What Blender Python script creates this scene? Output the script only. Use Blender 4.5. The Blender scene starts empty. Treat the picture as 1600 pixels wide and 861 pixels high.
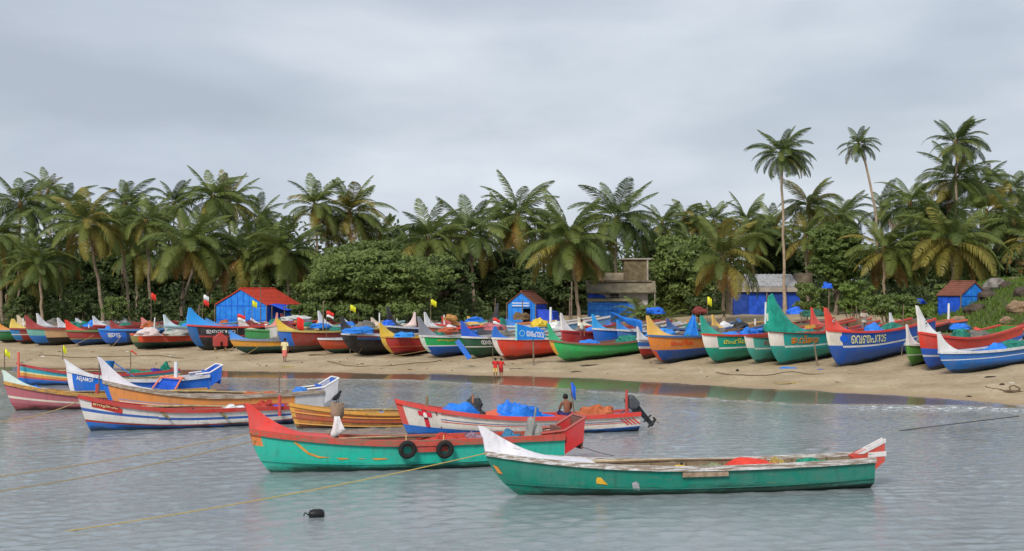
import bpy, bmesh, math, random
import numpy as np
from mathutils import Vector, Matrix, Euler, noise as mnoise

# ------------------------------------------------------------------ camera, sky, sun, exposure
scn = bpy.context.scene
col = scn.collection
FPX, CXP, HY, CAMH = 2222.0, 800.0, 452.0, 5.4      # focal length in photo pixels, centre column, horizon row, eye height
cam = bpy.data.cameras.new('camera')
cam.sensor_width = 36.0
cam.lens = 36.0 * FPX / 1600.0
cam.shift_y = (HY - 430.5) / 1600.0
cam.clip_start, cam.clip_end = 0.5, 5000
camo = bpy.data.objects.new('camera', cam)
camo.location = (0, 0, CAMH)
camo.rotation_euler = (math.radians(90), 0, 0)
col.objects.link(camo)
scn.camera = camo

SUN_EL, SUN_AZ = math.radians(42), math.radians(202)     # azimuth from +Y clockwise: behind the camera
world = bpy.data.worlds.new('World')
scn.world = world
world.use_nodes = True
nt = world.node_tree
nt.nodes.clear()
def build_world():
    L = nt.links.new
    sky = nt.nodes.new('ShaderNodeTexSky'); sky.sky_type = 'NISHITA'; sky.sun_disc = False
    sky.sun_elevation = SUN_EL; sky.sun_rotation = SUN_AZ
    sky.air_density = 1.2; sky.dust_density = 2.0
    bg1 = nt.nodes.new('ShaderNodeBackground'); bg1.inputs[1].default_value = 0.1
    L(sky.outputs[0], bg1.inputs[0])
    tc = nt.nodes.new('ShaderNodeTexCoord')
    mp = nt.nodes.new('ShaderNodeMapping'); mp.inputs['Scale'].default_value = (2.8, 2.8, 8.5)
    mp.inputs['Location'].default_value = (3.35, 0.4, 1.1)
    L(tc.outputs['Generated'], mp.inputs[0])
    n1 = nt.nodes.new('ShaderNodeTexNoise'); n1.inputs['Scale'].default_value = 1.0
    n1.inputs['Detail'].default_value = 6; n1.inputs['Roughness'].default_value = 0.5
    n1.inputs['Distortion'].default_value = 0.2
    L(mp.outputs[0], n1.inputs['Vector'])
    rp = nt.nodes.new('ShaderNodeValToRGB')
    e = rp.color_ramp.elements
    e[0].position = 0.37; e[0].color = (0.485, 0.545, 0.645, 1)
    e[1].position = 0.64; e[1].color = (0.735, 0.795, 0.875, 1)
    m = e.new(0.50); m.color = (0.575, 0.64, 0.74, 1)
    L(n1.outputs['Fac'], rp.inputs[0])
    bg2 = nt.nodes.new('ShaderNodeBackground'); bg2.inputs[1].default_value = 1.0
    # flat base of the cloud sheet: clearer, lighter air under it
    sx = nt.nodes.new('ShaderNodeSeparateXYZ'); L(tc.outputs['Generated'], sx.inputs[0])
    n3 = nt.nodes.new('ShaderNodeTexNoise'); n3.inputs['Scale'].default_value = 1.6; n3.inputs['Detail'].default_value = 5
    L(mp.outputs[0], n3.inputs['Vector'])
    ma = nt.nodes.new('ShaderNodeMath'); ma.operation = 'MULTIPLY_ADD'; ma.inputs[1].default_value = .10; L(n3.outputs['Fac'], ma.inputs[0]); L(sx.outputs[2], ma.inputs[2])
    me_ = nt.nodes.new('ShaderNodeMapRange'); me_.interpolation_type = 'SMOOTHSTEP'
    for i_, v_ in enumerate((.132, .168, 1.045, .965)): me_.inputs[i_ + 1].default_value = v_
    L(ma.outputs[0], me_.inputs[0])
    vm = nt.nodes.new('ShaderNodeVectorMath'); vm.operation = 'SCALE'; L(rp.outputs[0], vm.inputs[0]); L(me_.outputs[0], vm.inputs['Scale'])
    L(vm.outputs[0], bg2.inputs[0])
    mx = nt.nodes.new('ShaderNodeMixShader')
    # thin places in the overcast let a little of the clear sky through
    n2 = nt.nodes.new('ShaderNodeTexNoise'); n2.inputs['Scale'].default_value = 1.7; n2.inputs['Detail'].default_value = 3
    L(mp.outputs[0], n2.inputs['Vector'])
    mr = nt.nodes.new('ShaderNodeMapRange'); mr.inputs[1].default_value = 0.35; mr.inputs[2].default_value = 0.75
    mr.inputs[3].default_value = 0.97; mr.inputs[4].default_value = 0.80
    L(n2.outputs['Fac'], mr.inputs[0])
    L(mr.outputs[0], mx.inputs[0]); L(bg1.outputs[0], mx.inputs[1]); L(bg2.outputs[0], mx.inputs[2])
    out = nt.nodes.new('ShaderNodeOutputWorld')
    L(mx.outputs[0], out.inputs[0])
build_world()
sun = bpy.data.lights.new('sun', 'SUN')
sun.energy = 3.0; sun.angle = math.radians(16); sun.color = (1.0, 0.95, 0.87)
suno = bpy.data.objects.new('sun', sun); col.objects.link(suno)
sd = Vector((math.sin(SUN_AZ) * math.cos(SUN_EL), math.cos(SUN_AZ) * math.cos(SUN_EL), math.sin(SUN_EL)))
suno.rotation_euler = sd.to_track_quat('Z', 'Y').to_euler()
suno.location = (0, -20, 60)
vs = scn.view_settings
vs.view_transform = 'Standard'; vs.look = 'None'; vs.exposure = 0.0; vs.gamma = 1.0
scn.render.engine = 'CYCLES'
scn.cycles.max_bounces = 6

# ------------------------------------------------------------------ helpers
R = random.Random(7)
CS = 1.25
def srgb(r, g, b, k=None):
    k = CS if k is None else k
    f = lambda c: (c / 255 / 12.92) if c <= 10 else ((c / 255 + .055) / 1.055) ** 2.4
    return tuple(min(0.86, max(0.004, f(c) * k)) for c in (r, g, b))
def at(px, py, Y):
    return Vector(((px - CXP) / FPX * Y, Y, CAMH - (py - HY) / FPX * Y))
def tag(o, label=None, cat=None, group=None, kind=None):
    if label: o['label'] = label
    if cat: o['category'] = cat
    if group: o['group'] = group
    if kind: o['kind'] = kind
    return o
def empty(name, loc=(0, 0, 0), rz=0.0, label=None, cat=None, group=None):
    o = bpy.data.objects.new(name, None)
    o.empty_display_size = 0.2
    o.location = loc; o.rotation_euler = (0, 0, rz)
    col.objects.link(o)
    return tag(o, label, cat, group)
def link(name, me, parent=None, loc=None, rot=None):
    o = bpy.data.objects.new(name, me)
    col.objects.link(o)
    if parent: o.parent = parent
    if loc is not None: o.location = loc
    if rot is not None: o.rotation_euler = rot
    return o

class MB:
    def __init__(self): self.v, self.f, self.m, self.s = [], [], [], []
    def face(self, idx, m=0, s=False):
        self.f.append(tuple(idx)); self.m.append(m); self.s.append(s)
    def box(self, c, size, m=0, rot=None):
        n = len(self.v); M = Euler(rot).to_matrix() if rot else None
        for sx in (-.5, .5):
            for sy in (-.5, .5):
                for sz in (-.5, .5):
                    p = Vector((sx * size[0], sy * size[1], sz * size[2]))
                    if M: p = M @ p
                    self.v.append((p.x + c[0], p.y + c[1], p.z + c[2]))
        for q in ((0, 1, 3, 2), (4, 6, 7, 5), (0, 4, 5, 1), (2, 3, 7, 6), (0, 2, 6, 4), (1, 5, 7, 3)):
            self.face([n + i for i in q], m)
        return self
    def tube(self, pts, rad, n=8, m=0, cap=True, squash=1.0):
        pts = [Vector(p) for p in pts]
        if not hasattr(rad, '__len__'): rad = [rad] * len(pts)
        b = len(self.v); up = Vector((0, 0, 1))
        for i, p in enumerate(pts):
            d = (pts[min(i + 1, len(pts) - 1)] - pts[max(i - 1, 0)])
            if d.length < 1e-6: d = Vector((0, 0, 1))
            d.normalize()
            a = d.cross(up)
            if a.length < .05: a = d.cross(Vector((1, 0, 0)))
            a.normalize(); c = d.cross(a)
            for k in range(n):
                t = 2 * math.pi * k / n
                q = p + (a * math.cos(t) + c * math.sin(t) * squash) * rad[i]
                self.v.append(tuple(q))
        for i in range(len(pts) - 1):
            for k in range(n):
                k2 = (k + 1) % n
                self.face((b + i * n + k, b + i * n + k2, b + (i + 1) * n + k2, b + (i + 1) * n + k), m, True)
        if cap:
            self.face([b + k for k in range(n)], m); self.face([b + (len(pts) - 1) * n + k for k in reversed(range(n))], m)
        return self
    def rings(self, rings, m=0, cap=True, smooth=True):
        """loft of equal-length closed rings"""
        b = len(self.v); n = len(rings[0])
        for r in rings: self.v.extend([tuple(p) for p in r])
        for i in range(len(rings) - 1):
            for k in range(n):
                k2 = (k + 1) % n
                self.face((b + i * n + k, b + i * n + k2, b + (i + 1) * n + k2, b + (i + 1) * n + k), m, smooth)
        if cap:
            self.face([b + k for k in reversed(range(n))], m); self.face([b + (len(rings) - 1) * n + k for k in range(n)], m)
        return self
    def ell(self, specs, n=12, m=0, cap=True):
        """specs: (cx,cy,cz,rx,ry) horizontal ellipses"""
        return self.rings([[(cx + rx * math.cos(2 * math.pi * k / n), cy + ry * math.sin(2 * math.pi * k / n), cz) for k in range(n)]
                           for cx, cy, cz, rx, ry in specs], m, cap)
    def prism(self, poly, y0, y1, m=0, axis='y'):
        """polygon in XZ extruded along y (axis 'y') or in XY along z / YZ along x"""
        n = len(poly); b = len(self.v)
        for y in (y0, y1):
            for a, c in poly:
                self.v.append((a, y, c) if axis == 'y' else ((a, c, y) if axis == 'z' else (y, a, c)))
        self.face([b + i for i in range(n)], m); self.face([b + n + i for i in reversed(range(n))], m)
        for i in range(n):
            j = (i + 1) % n
            self.face((b + i, b + n + i, b + n + j, b + j), m)
        return self
    def mesh(self, name, mats):
        me = bpy.data.meshes.new(name)
        me.from_pydata(self.v, [], self.f)
        for mt in (mats if isinstance(mats, (list, tuple)) else [mats]): me.materials.append(mt)
        me.polygons.foreach_set('material_index', self.m)
        me.polygons.foreach_set('use_smooth', self.s)
        bm = bmesh.new(); bm.from_mesh(me); bmesh.ops.recalc_face_normals(bm, faces=bm.faces); bm.to_mesh(me); bm.free()
        me.update()
        if any(self.s): me.set_sharp_from_angle(angle=math.radians(38))
        return me
    def build(self, name, mats, parent=None, loc=None, rot=None):
        return link(name, self.mesh(name, mats), parent, loc, rot)
def np_mesh(name, V, F, mat, smooth=False):
    me = bpy.data.meshes.new(name)
    V = np.asarray(V, dtype=np.float32); F = np.asarray(F, dtype=np.int32); k = F.shape[1]
    me.vertices.add(len(V)); me.vertices.foreach_set('co', V.ravel())
    me.loops.add(F.size); me.loops.foreach_set('vertex_index', F.ravel())
    me.polygons.add(len(F)); me.polygons.foreach_set('loop_start', np.arange(len(F), dtype=np.int32) * k)
    me.update(calc_edges=True)
    if smooth: me.polygons.foreach_set('use_smooth', np.ones(len(F), dtype=bool))
    me.materials.append(mat)
    return me

# ------------------------------------------------------------------ materials
MC = {}
def newmat(key):
    m = bpy.data.materials.new(key); m.use_nodes = True
    t = m.node_tree; b = t.nodes['Principled BSDF']
    return m, t, b
def mixc(t, fac, a, b, blend='MIX'):
    n = t.nodes.new('ShaderNodeMix'); n.data_type = 'RGBA'; n.blend_type = blend
    for sock, val in ((n.inputs[0], fac), (n.inputs[6], a), (n.inputs[7], b)):
        if hasattr(val, 'is_linked') or hasattr(val, 'links'): t.links.new(val, sock)
        elif hasattr(val, '__len__'): sock.default_value = (*val[:3], 1)
        else: sock.default_value = val
    return n.outputs[2]
def noise(t, vec, scale, detail=4, rough=.55):
    n = t.nodes.new('ShaderNodeTexNoise'); n.inputs['Scale'].default_value = scale
    n.inputs['Detail'].default_value = detail; n.inputs['Roughness'].default_value = rough
    if vec is not None: t.links.new(vec, n.inputs['Vector'])
    return n.outputs['Fac']
def mrange(t, v, a, b, c=0.0, d=1.0):
    n = t.nodes.new('ShaderNodeMapRange'); n.clamp = True
    for i, x in enumerate((a, b, c, d)): n.inputs[i + 1].default_value = x
    t.links.new(v, n.inputs[0]); return n.outputs[0]
def mathn(t, op, a, b=None):
    n = t.nodes.new('ShaderNodeMath'); n.operation = op
    for i, x in enumerate((a, b)):
        if x is None: continue
        if hasattr(x, 'links'): t.links.new(x, n.inputs[i])
        else: n.inputs[i].default_value = x
    return n.outputs[0]
def bump(t, bsdf, h, strength=.3, dist=.02):
    n = t.nodes.new('ShaderNodeBump'); n.inputs['Strength'].default_value = strength; n.inputs['Distance'].default_value = dist
    t.links.new(h, n.inputs['Height']); t.links.new(n.outputs[0], bsdf.inputs['Normal'])
def objvec(t, scale=(1, 1, 1)):
    tc = t.nodes.new('ShaderNodeTexCoord'); oi = t.nodes.new('ShaderNodeObjectInfo')
    mp = t.nodes.new('ShaderNodeMapping'); mp.inputs['Scale'].default_value = scale
    t.links.new(tc.outputs['Object'], mp.inputs[0])
    ad = t.nodes.new('ShaderNodeVectorMath'); ad.operation = 'ADD'
    sc = t.nodes.new('ShaderNodeVectorMath'); sc.operation = 'SCALE'; sc.inputs['Scale'].default_value = 37.0
    cb = t.nodes.new('ShaderNodeCombineXYZ')
    t.links.new(oi.outputs['Random'], cb.inputs[0]); t.links.new(oi.outputs['Random'], cb.inputs[1])
    t.links.new(cb.outputs[0], sc.inputs[0]); t.links.new(mp.outputs[0], ad.inputs[0]); t.links.new(sc.outputs[0], ad.inputs[1])
    return ad.outputs[0]
WOOD = (0.22, 0.15, 0.09)
def paint(c, wear=0.35, rough=.5, wl=None):
    """weathered boat paint: faded patches, grime streaks, scuffs through to the wood"""
    key = ('paint', c, wear, rough, wl)
    if key in MC: return MC[key]
    m, t, b = newmat('boat_paint')
    rgb = srgb(*c)
    v = objvec(t); vs_ = objvec(t, (3.0, 3.0, .55)); vl = objvec(t, (.28, 2.5, 5))
    a = noise(t, v, 1.3, 5)
    fade = mixc(t, mrange(t, a, .38, .62, 0, .9), rgb, tuple(x * .74 + .05 for x in rgb))
    st = noise(t, vs_, 2.4, 5, .6)
    grime = mixc(t, mrange(t, st, .52, .78, 0, .30 + wear * .5), fade, tuple(x * .40 + .015 for x in rgb))
    sc = noise(t, vl, 5.5, 7, .68)
    lo = .80 - wear * .36
    scuff = mixc(t, mrange(t, sc, lo, lo + .05, 0, .85), grime, WOOD)
    fine = noise(t, v, 9, 6, .7)
    last = mixc(t, mrange(t, fine, .68, .74, 0, .3 + .3 * wear), scuff, tuple(min(.8, x * 1.1 + .12) for x in rgb))
    if wl is not None:          # weed and slime below the usual waterline
        tc = t.nodes.new('ShaderNodeTexCoord'); sx = t.nodes.new('ShaderNodeSeparateXYZ'); t.links.new(tc.outputs['Object'], sx.inputs[0])
        hgt = mathn(t, 'ADD', sx.outputs[2], mathn(t, 'MULTIPLY', mathn(t, 'SUBTRACT', noise(t, objvec(t, (.5, 1, 2.5)), 1.6, 6, .7), .5), .62))
        last = mixc(t, mrange(t, hgt, wl + .10, wl - .06, 0, .88), last, (.018, .026, .018))
    t.links.new(last, b.inputs['Base Color'])
    t.links.new(mrange(t, a, .3, .7, rough - .12, rough + .18), b.inputs['Roughness'])
    b.inputs['Specular IOR Level'].default_value = .35
    bump(t, b, mathn(t, 'ADD', sc, noise(t, objvec(t, (.35, 1, 9)), 3, 3)), .35, .012)
    MC[key] = m; return m
def plain(c, rough=.6, var=.25, scale=6.0, bstr=.2, metal=0.0, key=None, k=None):
    kk = ('plain', c, rough, var, scale, bstr, metal, k)
    if kk in MC: return MC[kk]
    m, t, b = newmat(key or 'surface')
    rgb = srgb(*c, k=k)
    v = objvec(t); a = noise(t, v, scale, 5, .6)
    c1 = mixc(t, mrange(t, a, .3, .7), tuple(x * (1 - var) for x in rgb), tuple(min(.86, x * (1 + var * .6)) for x in rgb))
    t.links.new(c1, b.inputs['Base Color'])
    b.inputs['Roughness'].default_value = rough; b.inputs['Metallic'].default_value = metal
    b.inputs['Specular IOR Level'].default_value = .3
    if bstr: bump(t, b, noise(t, v, scale * 4, 5), bstr, .02)
    MC[kk] = m; return m
def cloth(c, rough=.7, crease=1.0):
    kk = ('cloth', c, rough, crease)
    if kk in MC: return MC[kk]
    m, t, b = newmat('cloth')
    rgb = srgb(*c)
    v = objvec(t); a = noise(t, v, 2.3, 6, .6)
    c1 = mixc(t, mrange(t, a, .3, .72), tuple(x * .62 for x in rgb), tuple(min(.86, x * 1.12 + .01) for x in rgb))
    t.links.new(c1, b.inputs['Base Color']); b.inputs['Roughness'].default_value = rough
    b.inputs['Specular IOR Level'].default_value = .3
    n = t.nodes.new('ShaderNodeTexNoise'); n.inputs['Scale'].default_value = 4.5; n.inputs['Detail'].default_value = 4; n.inputs['Distortion'].default_value = 1.5
    t.links.new(v, n.inputs['Vector'])
    bump(t, b, n.outputs['Fac'], .7 * crease, .07)
    MC[kk] = m; return m
def net(c):
    kk = ('net', c)
    if kk in MC: return MC[kk]
    m, t, b = newmat('net')
    rgb = srgb(*c); v = objvec(t)
    w = t.nodes.new('ShaderNodeTexVoronoi'); w.inputs['Scale'].default_value = 17; t.links.new(v, w.inputs['Vector'])
    a = noise(t, v, 3.5, 6, .7)
    c1 = mixc(t, mrange(t, a, .35, .65), tuple(x * .45 for x in rgb), tuple(min(.86, x * 1.2 + .02) for x in rgb))
    c2 = mixc(t, mrange(t, w.outputs['Distance'], .1, .5, 0, .6), c1, tuple(x * .4 for x in rgb))
    t.links.new(c2, b.inputs['Base Color']); b.inputs['Roughness'].default_value = .85
    bump(t, b, mathn(t, 'ADD', w.outputs['Distance'], a), .9, .05)
    MC[kk] = m; return m
def leafmat(name, dark, lite, trans=.25, extra=None):
    if ('leaf', name) in MC: return MC['leaf', name]
    m, t, b = newmat(name)
    g = t.nodes.new('ShaderNodeNewGeometry'); oi = t.nodes.new('ShaderNodeObjectInfo')
    f = mathn(t, 'ADD', mathn(t, 'MULTIPLY', g.outputs['Random Per Island'], .6), mathn(t, 'MULTIPLY', oi.outputs['Random'], .4))
    c1 = mixc(t, f, dark, lite)
    if extra:
        c1 = mixc(t, mrange(t, g.outputs['Random Per Island'], 1 - extra[0], 1 - extra[0] + .02), c1, extra[1])
    t.links.new(c1, b.inputs['Base Color']); b.inputs['Roughness'].default_value = .5
    b.inputs['Specular IOR Level'].default_value = .25
    tr = t.nodes.new('ShaderNodeBsdfTranslucent'); t.links.new(c1, tr.inputs[0])
    mx = t.nodes.new('ShaderNodeMixShader'); mx.inputs[0].default_value = trans
    t.links.new(b.outputs[0], mx.inputs[1]); t.links.new(tr.outputs[0], mx.inputs[2])
    t.links.new(mx.outputs[0], t.nodes['Material Output'].inputs[0])
    MC['leaf', name] = m; return m
def woodmat(c=(120, 95, 70), s=1.0):
    return plain(c, .8, .45, 5 * s, .5)

# ------------------------------------------------------------------ the lie of the land
SHX = np.array([-250, -60, -35, -25.8, -16.7, -4, 3.9, 8.8, 13.8, 19.3, 23, 30, 45, 250.])
SHY = np.array([152, 104, 97.9, 95.5, 92.5, 89, 85.8, 81.1, 76.4, 71.3, 66.5, 57, 38, -200.])
FMX = np.array([-250, -60, -35, -25, -16.2, -6.2, 3.5, 6.6, 13.3, 20.8, 23, 30, 45, 250.])
FMY = np.array([148, 100, 94.0, 91.0, 86.5, 85.2, 76.9, 73.2, 67.0, 66.2, 64.6, 55.5, 36.5, -202.])
UX = np.array([-400, -60, -10, -2, 0, 3, 8, 15, 25, 45, 70, 120, 600.])
def smooth01(x):
    x = np.clip(x, 0, 1); return x * x * (3 - 2 * x)
def gz(X, Y, bumps=False):
    X = np.asarray(X, float); Y = np.asarray(Y, float)
    ys = np.interp(X, SHX, SHY); yf = np.interp(X, FMX, FMY); u = Y - ys
    up = np.interp(u, [0, 3, 8, 15, 25, 45, 70, 120, 700], [.07, .30, .58, .92, 1.45, 2.25, 2.95, 3.3, 3.6])
    wet = .07 * (Y - yf) / np.maximum(ys - yf, .5)
    low = np.maximum((Y - yf) * .045, -2.5)
    z = np.where(u > 0, up, np.where(Y > yf, wet, low))
    # bank on the right, low grassy hump in the middle
    z = z + 3.1 * smooth01((X - 31.5 - (Y - 110) * .12) / 9.5) * smooth01((Y - 97) / 13.0)
    z = z + .55 * np.exp(-((X - 8.3) / 2.6) ** 2 - ((Y - 112) / 4.0) ** 2)
    if bumps:
        k = np.clip(u / 3, 0, 1)
        z = z + k * (.035 * np.sin(X * .9 + Y * .37) * np.sin(Y * .8 - X * .3) + .022 * np.sin(X * 2.3 - Y * 1.1) + .018 * np.sin(Y * 2.9 + X * 1.7 + 1.3))
    return z
def gzs(X, Y): return float(gz(X, Y))
def ground_at(px, py):
    """the point of the ground seen at a pixel"""
    prev = None
    for Y in np.arange(40, 260, .1):
        X = (px - CXP) / FPX * Y; zr = CAMH - (py - HY) / FPX * Y
        if zr <= gzs(X, Y): return Vector((X, Y, gzs(X, Y)))
    return at(px, py, 150)
def water_at(px, py):
    Y = CAMH * FPX / (py - HY); return Vector(((px - CXP) / FPX * Y, Y, 0))

def make_ground():
    xs = np.concatenate([np.arange(-1400, -120, 80), np.arange(-120, -48, 4), np.arange(-48, 56, .45), np.arange(56, 130, 4), np.arange(130, 1401, 80)])
    ys = np.concatenate([np.arange(-300, 30, 30), np.arange(30, 60, 3), np.arange(60, 150, .4), np.arange(150, 220, 4), np.arange(220, 2600, 80)])
    GX, GY = np.meshgrid(xs, ys)
    Z = gz(GX, GY, True)
    V = np.stack([GX, GY, Z], -1).reshape(-1, 3)
    nx, ny = len(xs), len(ys)
    I = np.arange(nx * ny).reshape(ny, nx)
    F = np.stack([I[:-1, :-1], I[:-1, 1:], I[1:, 1:], I[1:, :-1]], -1).reshape(-1, 4)
    m, t, b = newmat('beach_sand')
    tc = t.nodes.new('ShaderNodeTexCoord'); v = tc.outputs['Object']
    at1 = t.nodes.new('ShaderNodeAttribute'); at1.attribute_name = 'inland'
    at2 = t.nodes.new('ShaderNodeAttribute'); at2.attribute_name = 'grass'
    n1 = noise(t, v, .35, 6, .6); n2 = noise(t, v, 3.2, 6, .65); n3 = noise(t, v, 30, 3)
    dry = mixc(t, mrange(t, n1, .32, .68), (.315, .242, .148), (.485, .388, .258))
    dry = mixc(t, mrange(t, n2, .50, .70, 0, .55), dry, (.235, .18, .115))
    vo = t.nodes.new('ShaderNodeTexVoronoi'); vo.inputs['Scale'].default_value = 2.3; t.links.new(v, vo.inputs['Vector'])
    dry = mixc(t, mrange(t, vo.outputs['Distance'], .05, .30, .45, 0), dry, (.23, .175, .11))
    edge = mathn(t, 'ADD', at1.outputs['Fac'], mathn(t, 'MULTIPLY', mathn(t, 'SUBTRACT', n1, .5), 3.2))
    damp = mixc(t, mrange(t, edge, .2, 2.6), (.36, .265, .165), dry)
    wetf = mrange(t, edge, .35, -.35)
    wetc = mixc(t, mrange(t, n2, .3, .7), (.20, .145, .088), (.27, .20, .13))
    c = mixc(t, wetf, damp, wetc)
    gr = mixc(t, mrange(t, n2, .3, .7), (.05, .062, .024), (.095, .12, .035))
    gf = mrange(t, mathn(t, 'ADD', at2.outputs['Fac'], mathn(t, 'MULTIPLY', mathn(t, 'SUBTRACT', noise(t, v, 1.2, 5), .5), .8)), .4, .6)
    c = mixc(t, gf, c, gr)
    t.links.new(c, b.inputs['Base Color'])
    t.links.new(mrange(t, wetf, 0, 1, .95, .06), b.inputs['Roughness'])
    t.links.new(mrange(t, wetf, 0, 1, .15, .9), b.inputs['Specular IOR Level'])
    h = mathn(t, 'ADD', mathn(t, 'ADD', mathn(t, 'MULTIPLY', n3, .35), mathn(t, 'MULTIPLY', noise(t, v, 2.0, 4, .7), 1.0)), mrange(t, vo.outputs['Distance'], .0, .32, -.8, 0))
    bn = t.nodes.new('ShaderNodeBump'); bn.inputs['Distance'].default_value = .12
    t.links.new(mrange(t, wetf, 0, 1, .6, .012), bn.inputs['Strength'])
    t.links.new(h, bn.inputs['Height']); t.links.new(bn.outputs[0], b.inputs['Normal'])
    me = np_mesh('beach_ground', V, F, m, True)
    inl = (GY - np.interp(GX, SHX, SHY)).ravel().astype(np.float32)
    a = me.attributes.new('inland', 'FLOAT', 'POINT'); a.data.foreach_set('value', inl)
    g = smooth01((GX - 30 - (GY - 110) * .10) / 4.0) * smooth01((GY - 96) / 5.0)
    g = np.maximum(g, np.exp(-((GX - 8.3) / 2.6) ** 2 - ((GY - 112) / 4.0) ** 2) * 1.3)
    g = np.maximum(g, smooth01((GY - 138 - 4 * np.sin(GX * .21)) / 8) * .75)
    g = np.maximum(g, smooth01((GY - 116 + np.clip(GX + 12, -30, 0) * .35 - 3 * np.sin(GX * .33)) / 8) * (GX < -8) * .62)
    a = me.attributes.new('grass', 'FLOAT', 'POINT'); a.data.foreach_set('value', g.ravel().astype(np.float32))
    o = link('beach', me); tag(o, 'pale sandy beach sloping down to the water', kind='structure')
make_ground()

def make_water():
    # fan of real ripples in front of the camera, fine bump on top
    rows = [9.0]
    while rows[-1] < 99: rows.append(rows[-1] + max(.085, rows[-1] * .0030))
    ys = np.array(rows); rs = np.linspace(-.52, .52, 560)
    RR, GY = np.meshgrid(rs, ys); GX = RR * np.maximum(GY, 18)
    rng = np.random.RandomState(3)
    Z = np.zeros_like(GX)
    fade = np.clip((np.interp(GX, FMX, FMY) - GY) / 9, 0.0, 1) ** .7
    for i in range(44):
        lam = .24 * (4.5 ** rng.rand()); th = math.radians(-90 + rng.normal() * 40 + 12)
        k = 2 * math.pi / lam; amp = .0034 * lam ** 0.9
        ph = rng.rand() * 6.28
        wx = GX + .5 * np.sin(GY * .13 + i) + .3 * np.sin(GX * .21 + i * 2)
        env = .6 + .55 * np.sin(GX * (.11 + .1 * rng.rand()) + GY * (.13 + .1 * rng.rand()) + ph * 3)
        Z += amp * env * np.sin(k * (math.cos(th) * wx + math.sin(th) * GY) + ph)
    Z = Z * (.12 + .88 * fade)
    # small breaking swash near the right-hand shore
    Z += .05 * np.exp(-((GY - (np.interp(GX, FMX, FMY) - 1.2)) / .5) ** 2) * smooth01((GX - 10) / 8)
    V = np.stack([GX, GY, Z], -1).reshape(-1, 3)
    nx, ny = len(rs), len(ys); I = np.arange(nx * ny).reshape(ny, nx)
    F = np.stack([I[:-1, :-1], I[:-1, 1:], I[1:, 1:], I[1:, :-1]], -1).reshape(-1, 4)
    m, t, b = newmat('sea_water')
    tc = t.nodes.new('ShaderNodeTexCoord')
    mp = t.nodes.new('ShaderNodeMapping'); mp.inputs['Scale'].default_value = (1.0, 1.9, 1.0); t.links.new(tc.outputs['Object'], mp.inputs[0])
    v = mp.outputs[0]
    a = t.nodes.new('ShaderNodeAttribute'); a.attribute_name = 'shore'
    n1 = noise(t, tc.outputs['Object'], .09, 4); n2 = noise(t, v, 3.0, 5, .65); n3 = noise(t, v, 8.5, 3, .6)
    c = mixc(t, mrange(t, n1, .3, .7), (.215, .246, .258), (.258, .288, .300))
    wob = mathn(t, 'ADD', a.outputs['Fac'], mathn(t, 'MULTIPLY', mathn(t, 'SUBTRACT', noise(t, tc.outputs['Object'], .45, 4), .5), 3.0))
    shallow = mrange(t, wob, -9, -1)
    c = mixc(t, mathn(t, 'MULTIPLY', shallow, .55), c, (.20, .19, .15))
    fo = noise(t, tc.outputs['Object'], 2.4, 6, .75)
    f1 = mathn(t, 'MULTIPLY', mrange(t, mathn(t, 'ABSOLUTE', mathn(t, 'ADD', wob, .7)), .75, .15), mrange(t, fo, .46, .66, 0, .6))
    at3 = t.nodes.new('ShaderNodeAttribute'); at3.attribute_name = 'surf'
    f2 = mathn(t, 'MULTIPLY', at3.outputs['Fac'], mrange(t, fo, .50, .60))
    foam = mathn(t, 'MAXIMUM', f1, f2)
    c = mixc(t, foam, c, (.80, .82, .83))
    t.links.new(c, b.inputs['Base Color'])
    t.links.new(mrange(t, foam, 0, 1, .05, .8), b.inputs['Roughness'])
    b.inputs['IOR'].default_value = 1.38; b.inputs['Specular IOR Level'].default_value = .5
    bn = t.nodes.new('ShaderNodeBump'); bn.inputs['Distance'].default_value = .026
    t.links.new(mrange(t, noise(t, tc.outputs['Object'], .16, 3), .35, .65, .25, .8), bn.inputs['Strength'])      # calm and ruffled patches
    t.links.new(mathn(t, 'ADD', n2, mathn(t, 'MULTIPLY', n3, .6)), bn.inputs['Height']); t.links.new(bn.outputs[0], b.inputs['Normal'])
    me = np_mesh('water', V, F, m, True)
    yf = np.interp(GX, FMX, FMY)
    at_ = me.attributes.new('shore', 'FLOAT', 'POINT'); at_.data.foreach_set('value', (GY - yf).ravel().astype(np.float32))
    s = np.exp(-((GY - (yf - 2.0)) / 2.0) ** 2) * smooth01((GX - 12) / 6) * .8
    at_ = me.attributes.new('surf', 'FLOAT', 'POINT'); at_.data.foreach_set('value', s.ravel().astype(np.float32))
    tag(link('water', me), 'grey green rippled sea water of the bay', kind='structure')
    q = MB(); q.v = [(-1400, -900, 0), (1400, -900, 0), (1400, 150, 0), (-1400, 150, 0)]; q.face((0, 1, 2, 3))
    o = q.build('sea', m, loc=(0, 0, -.16)); tag(o, 'sea beyond the bay', kind='structure')
make_water()
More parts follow.
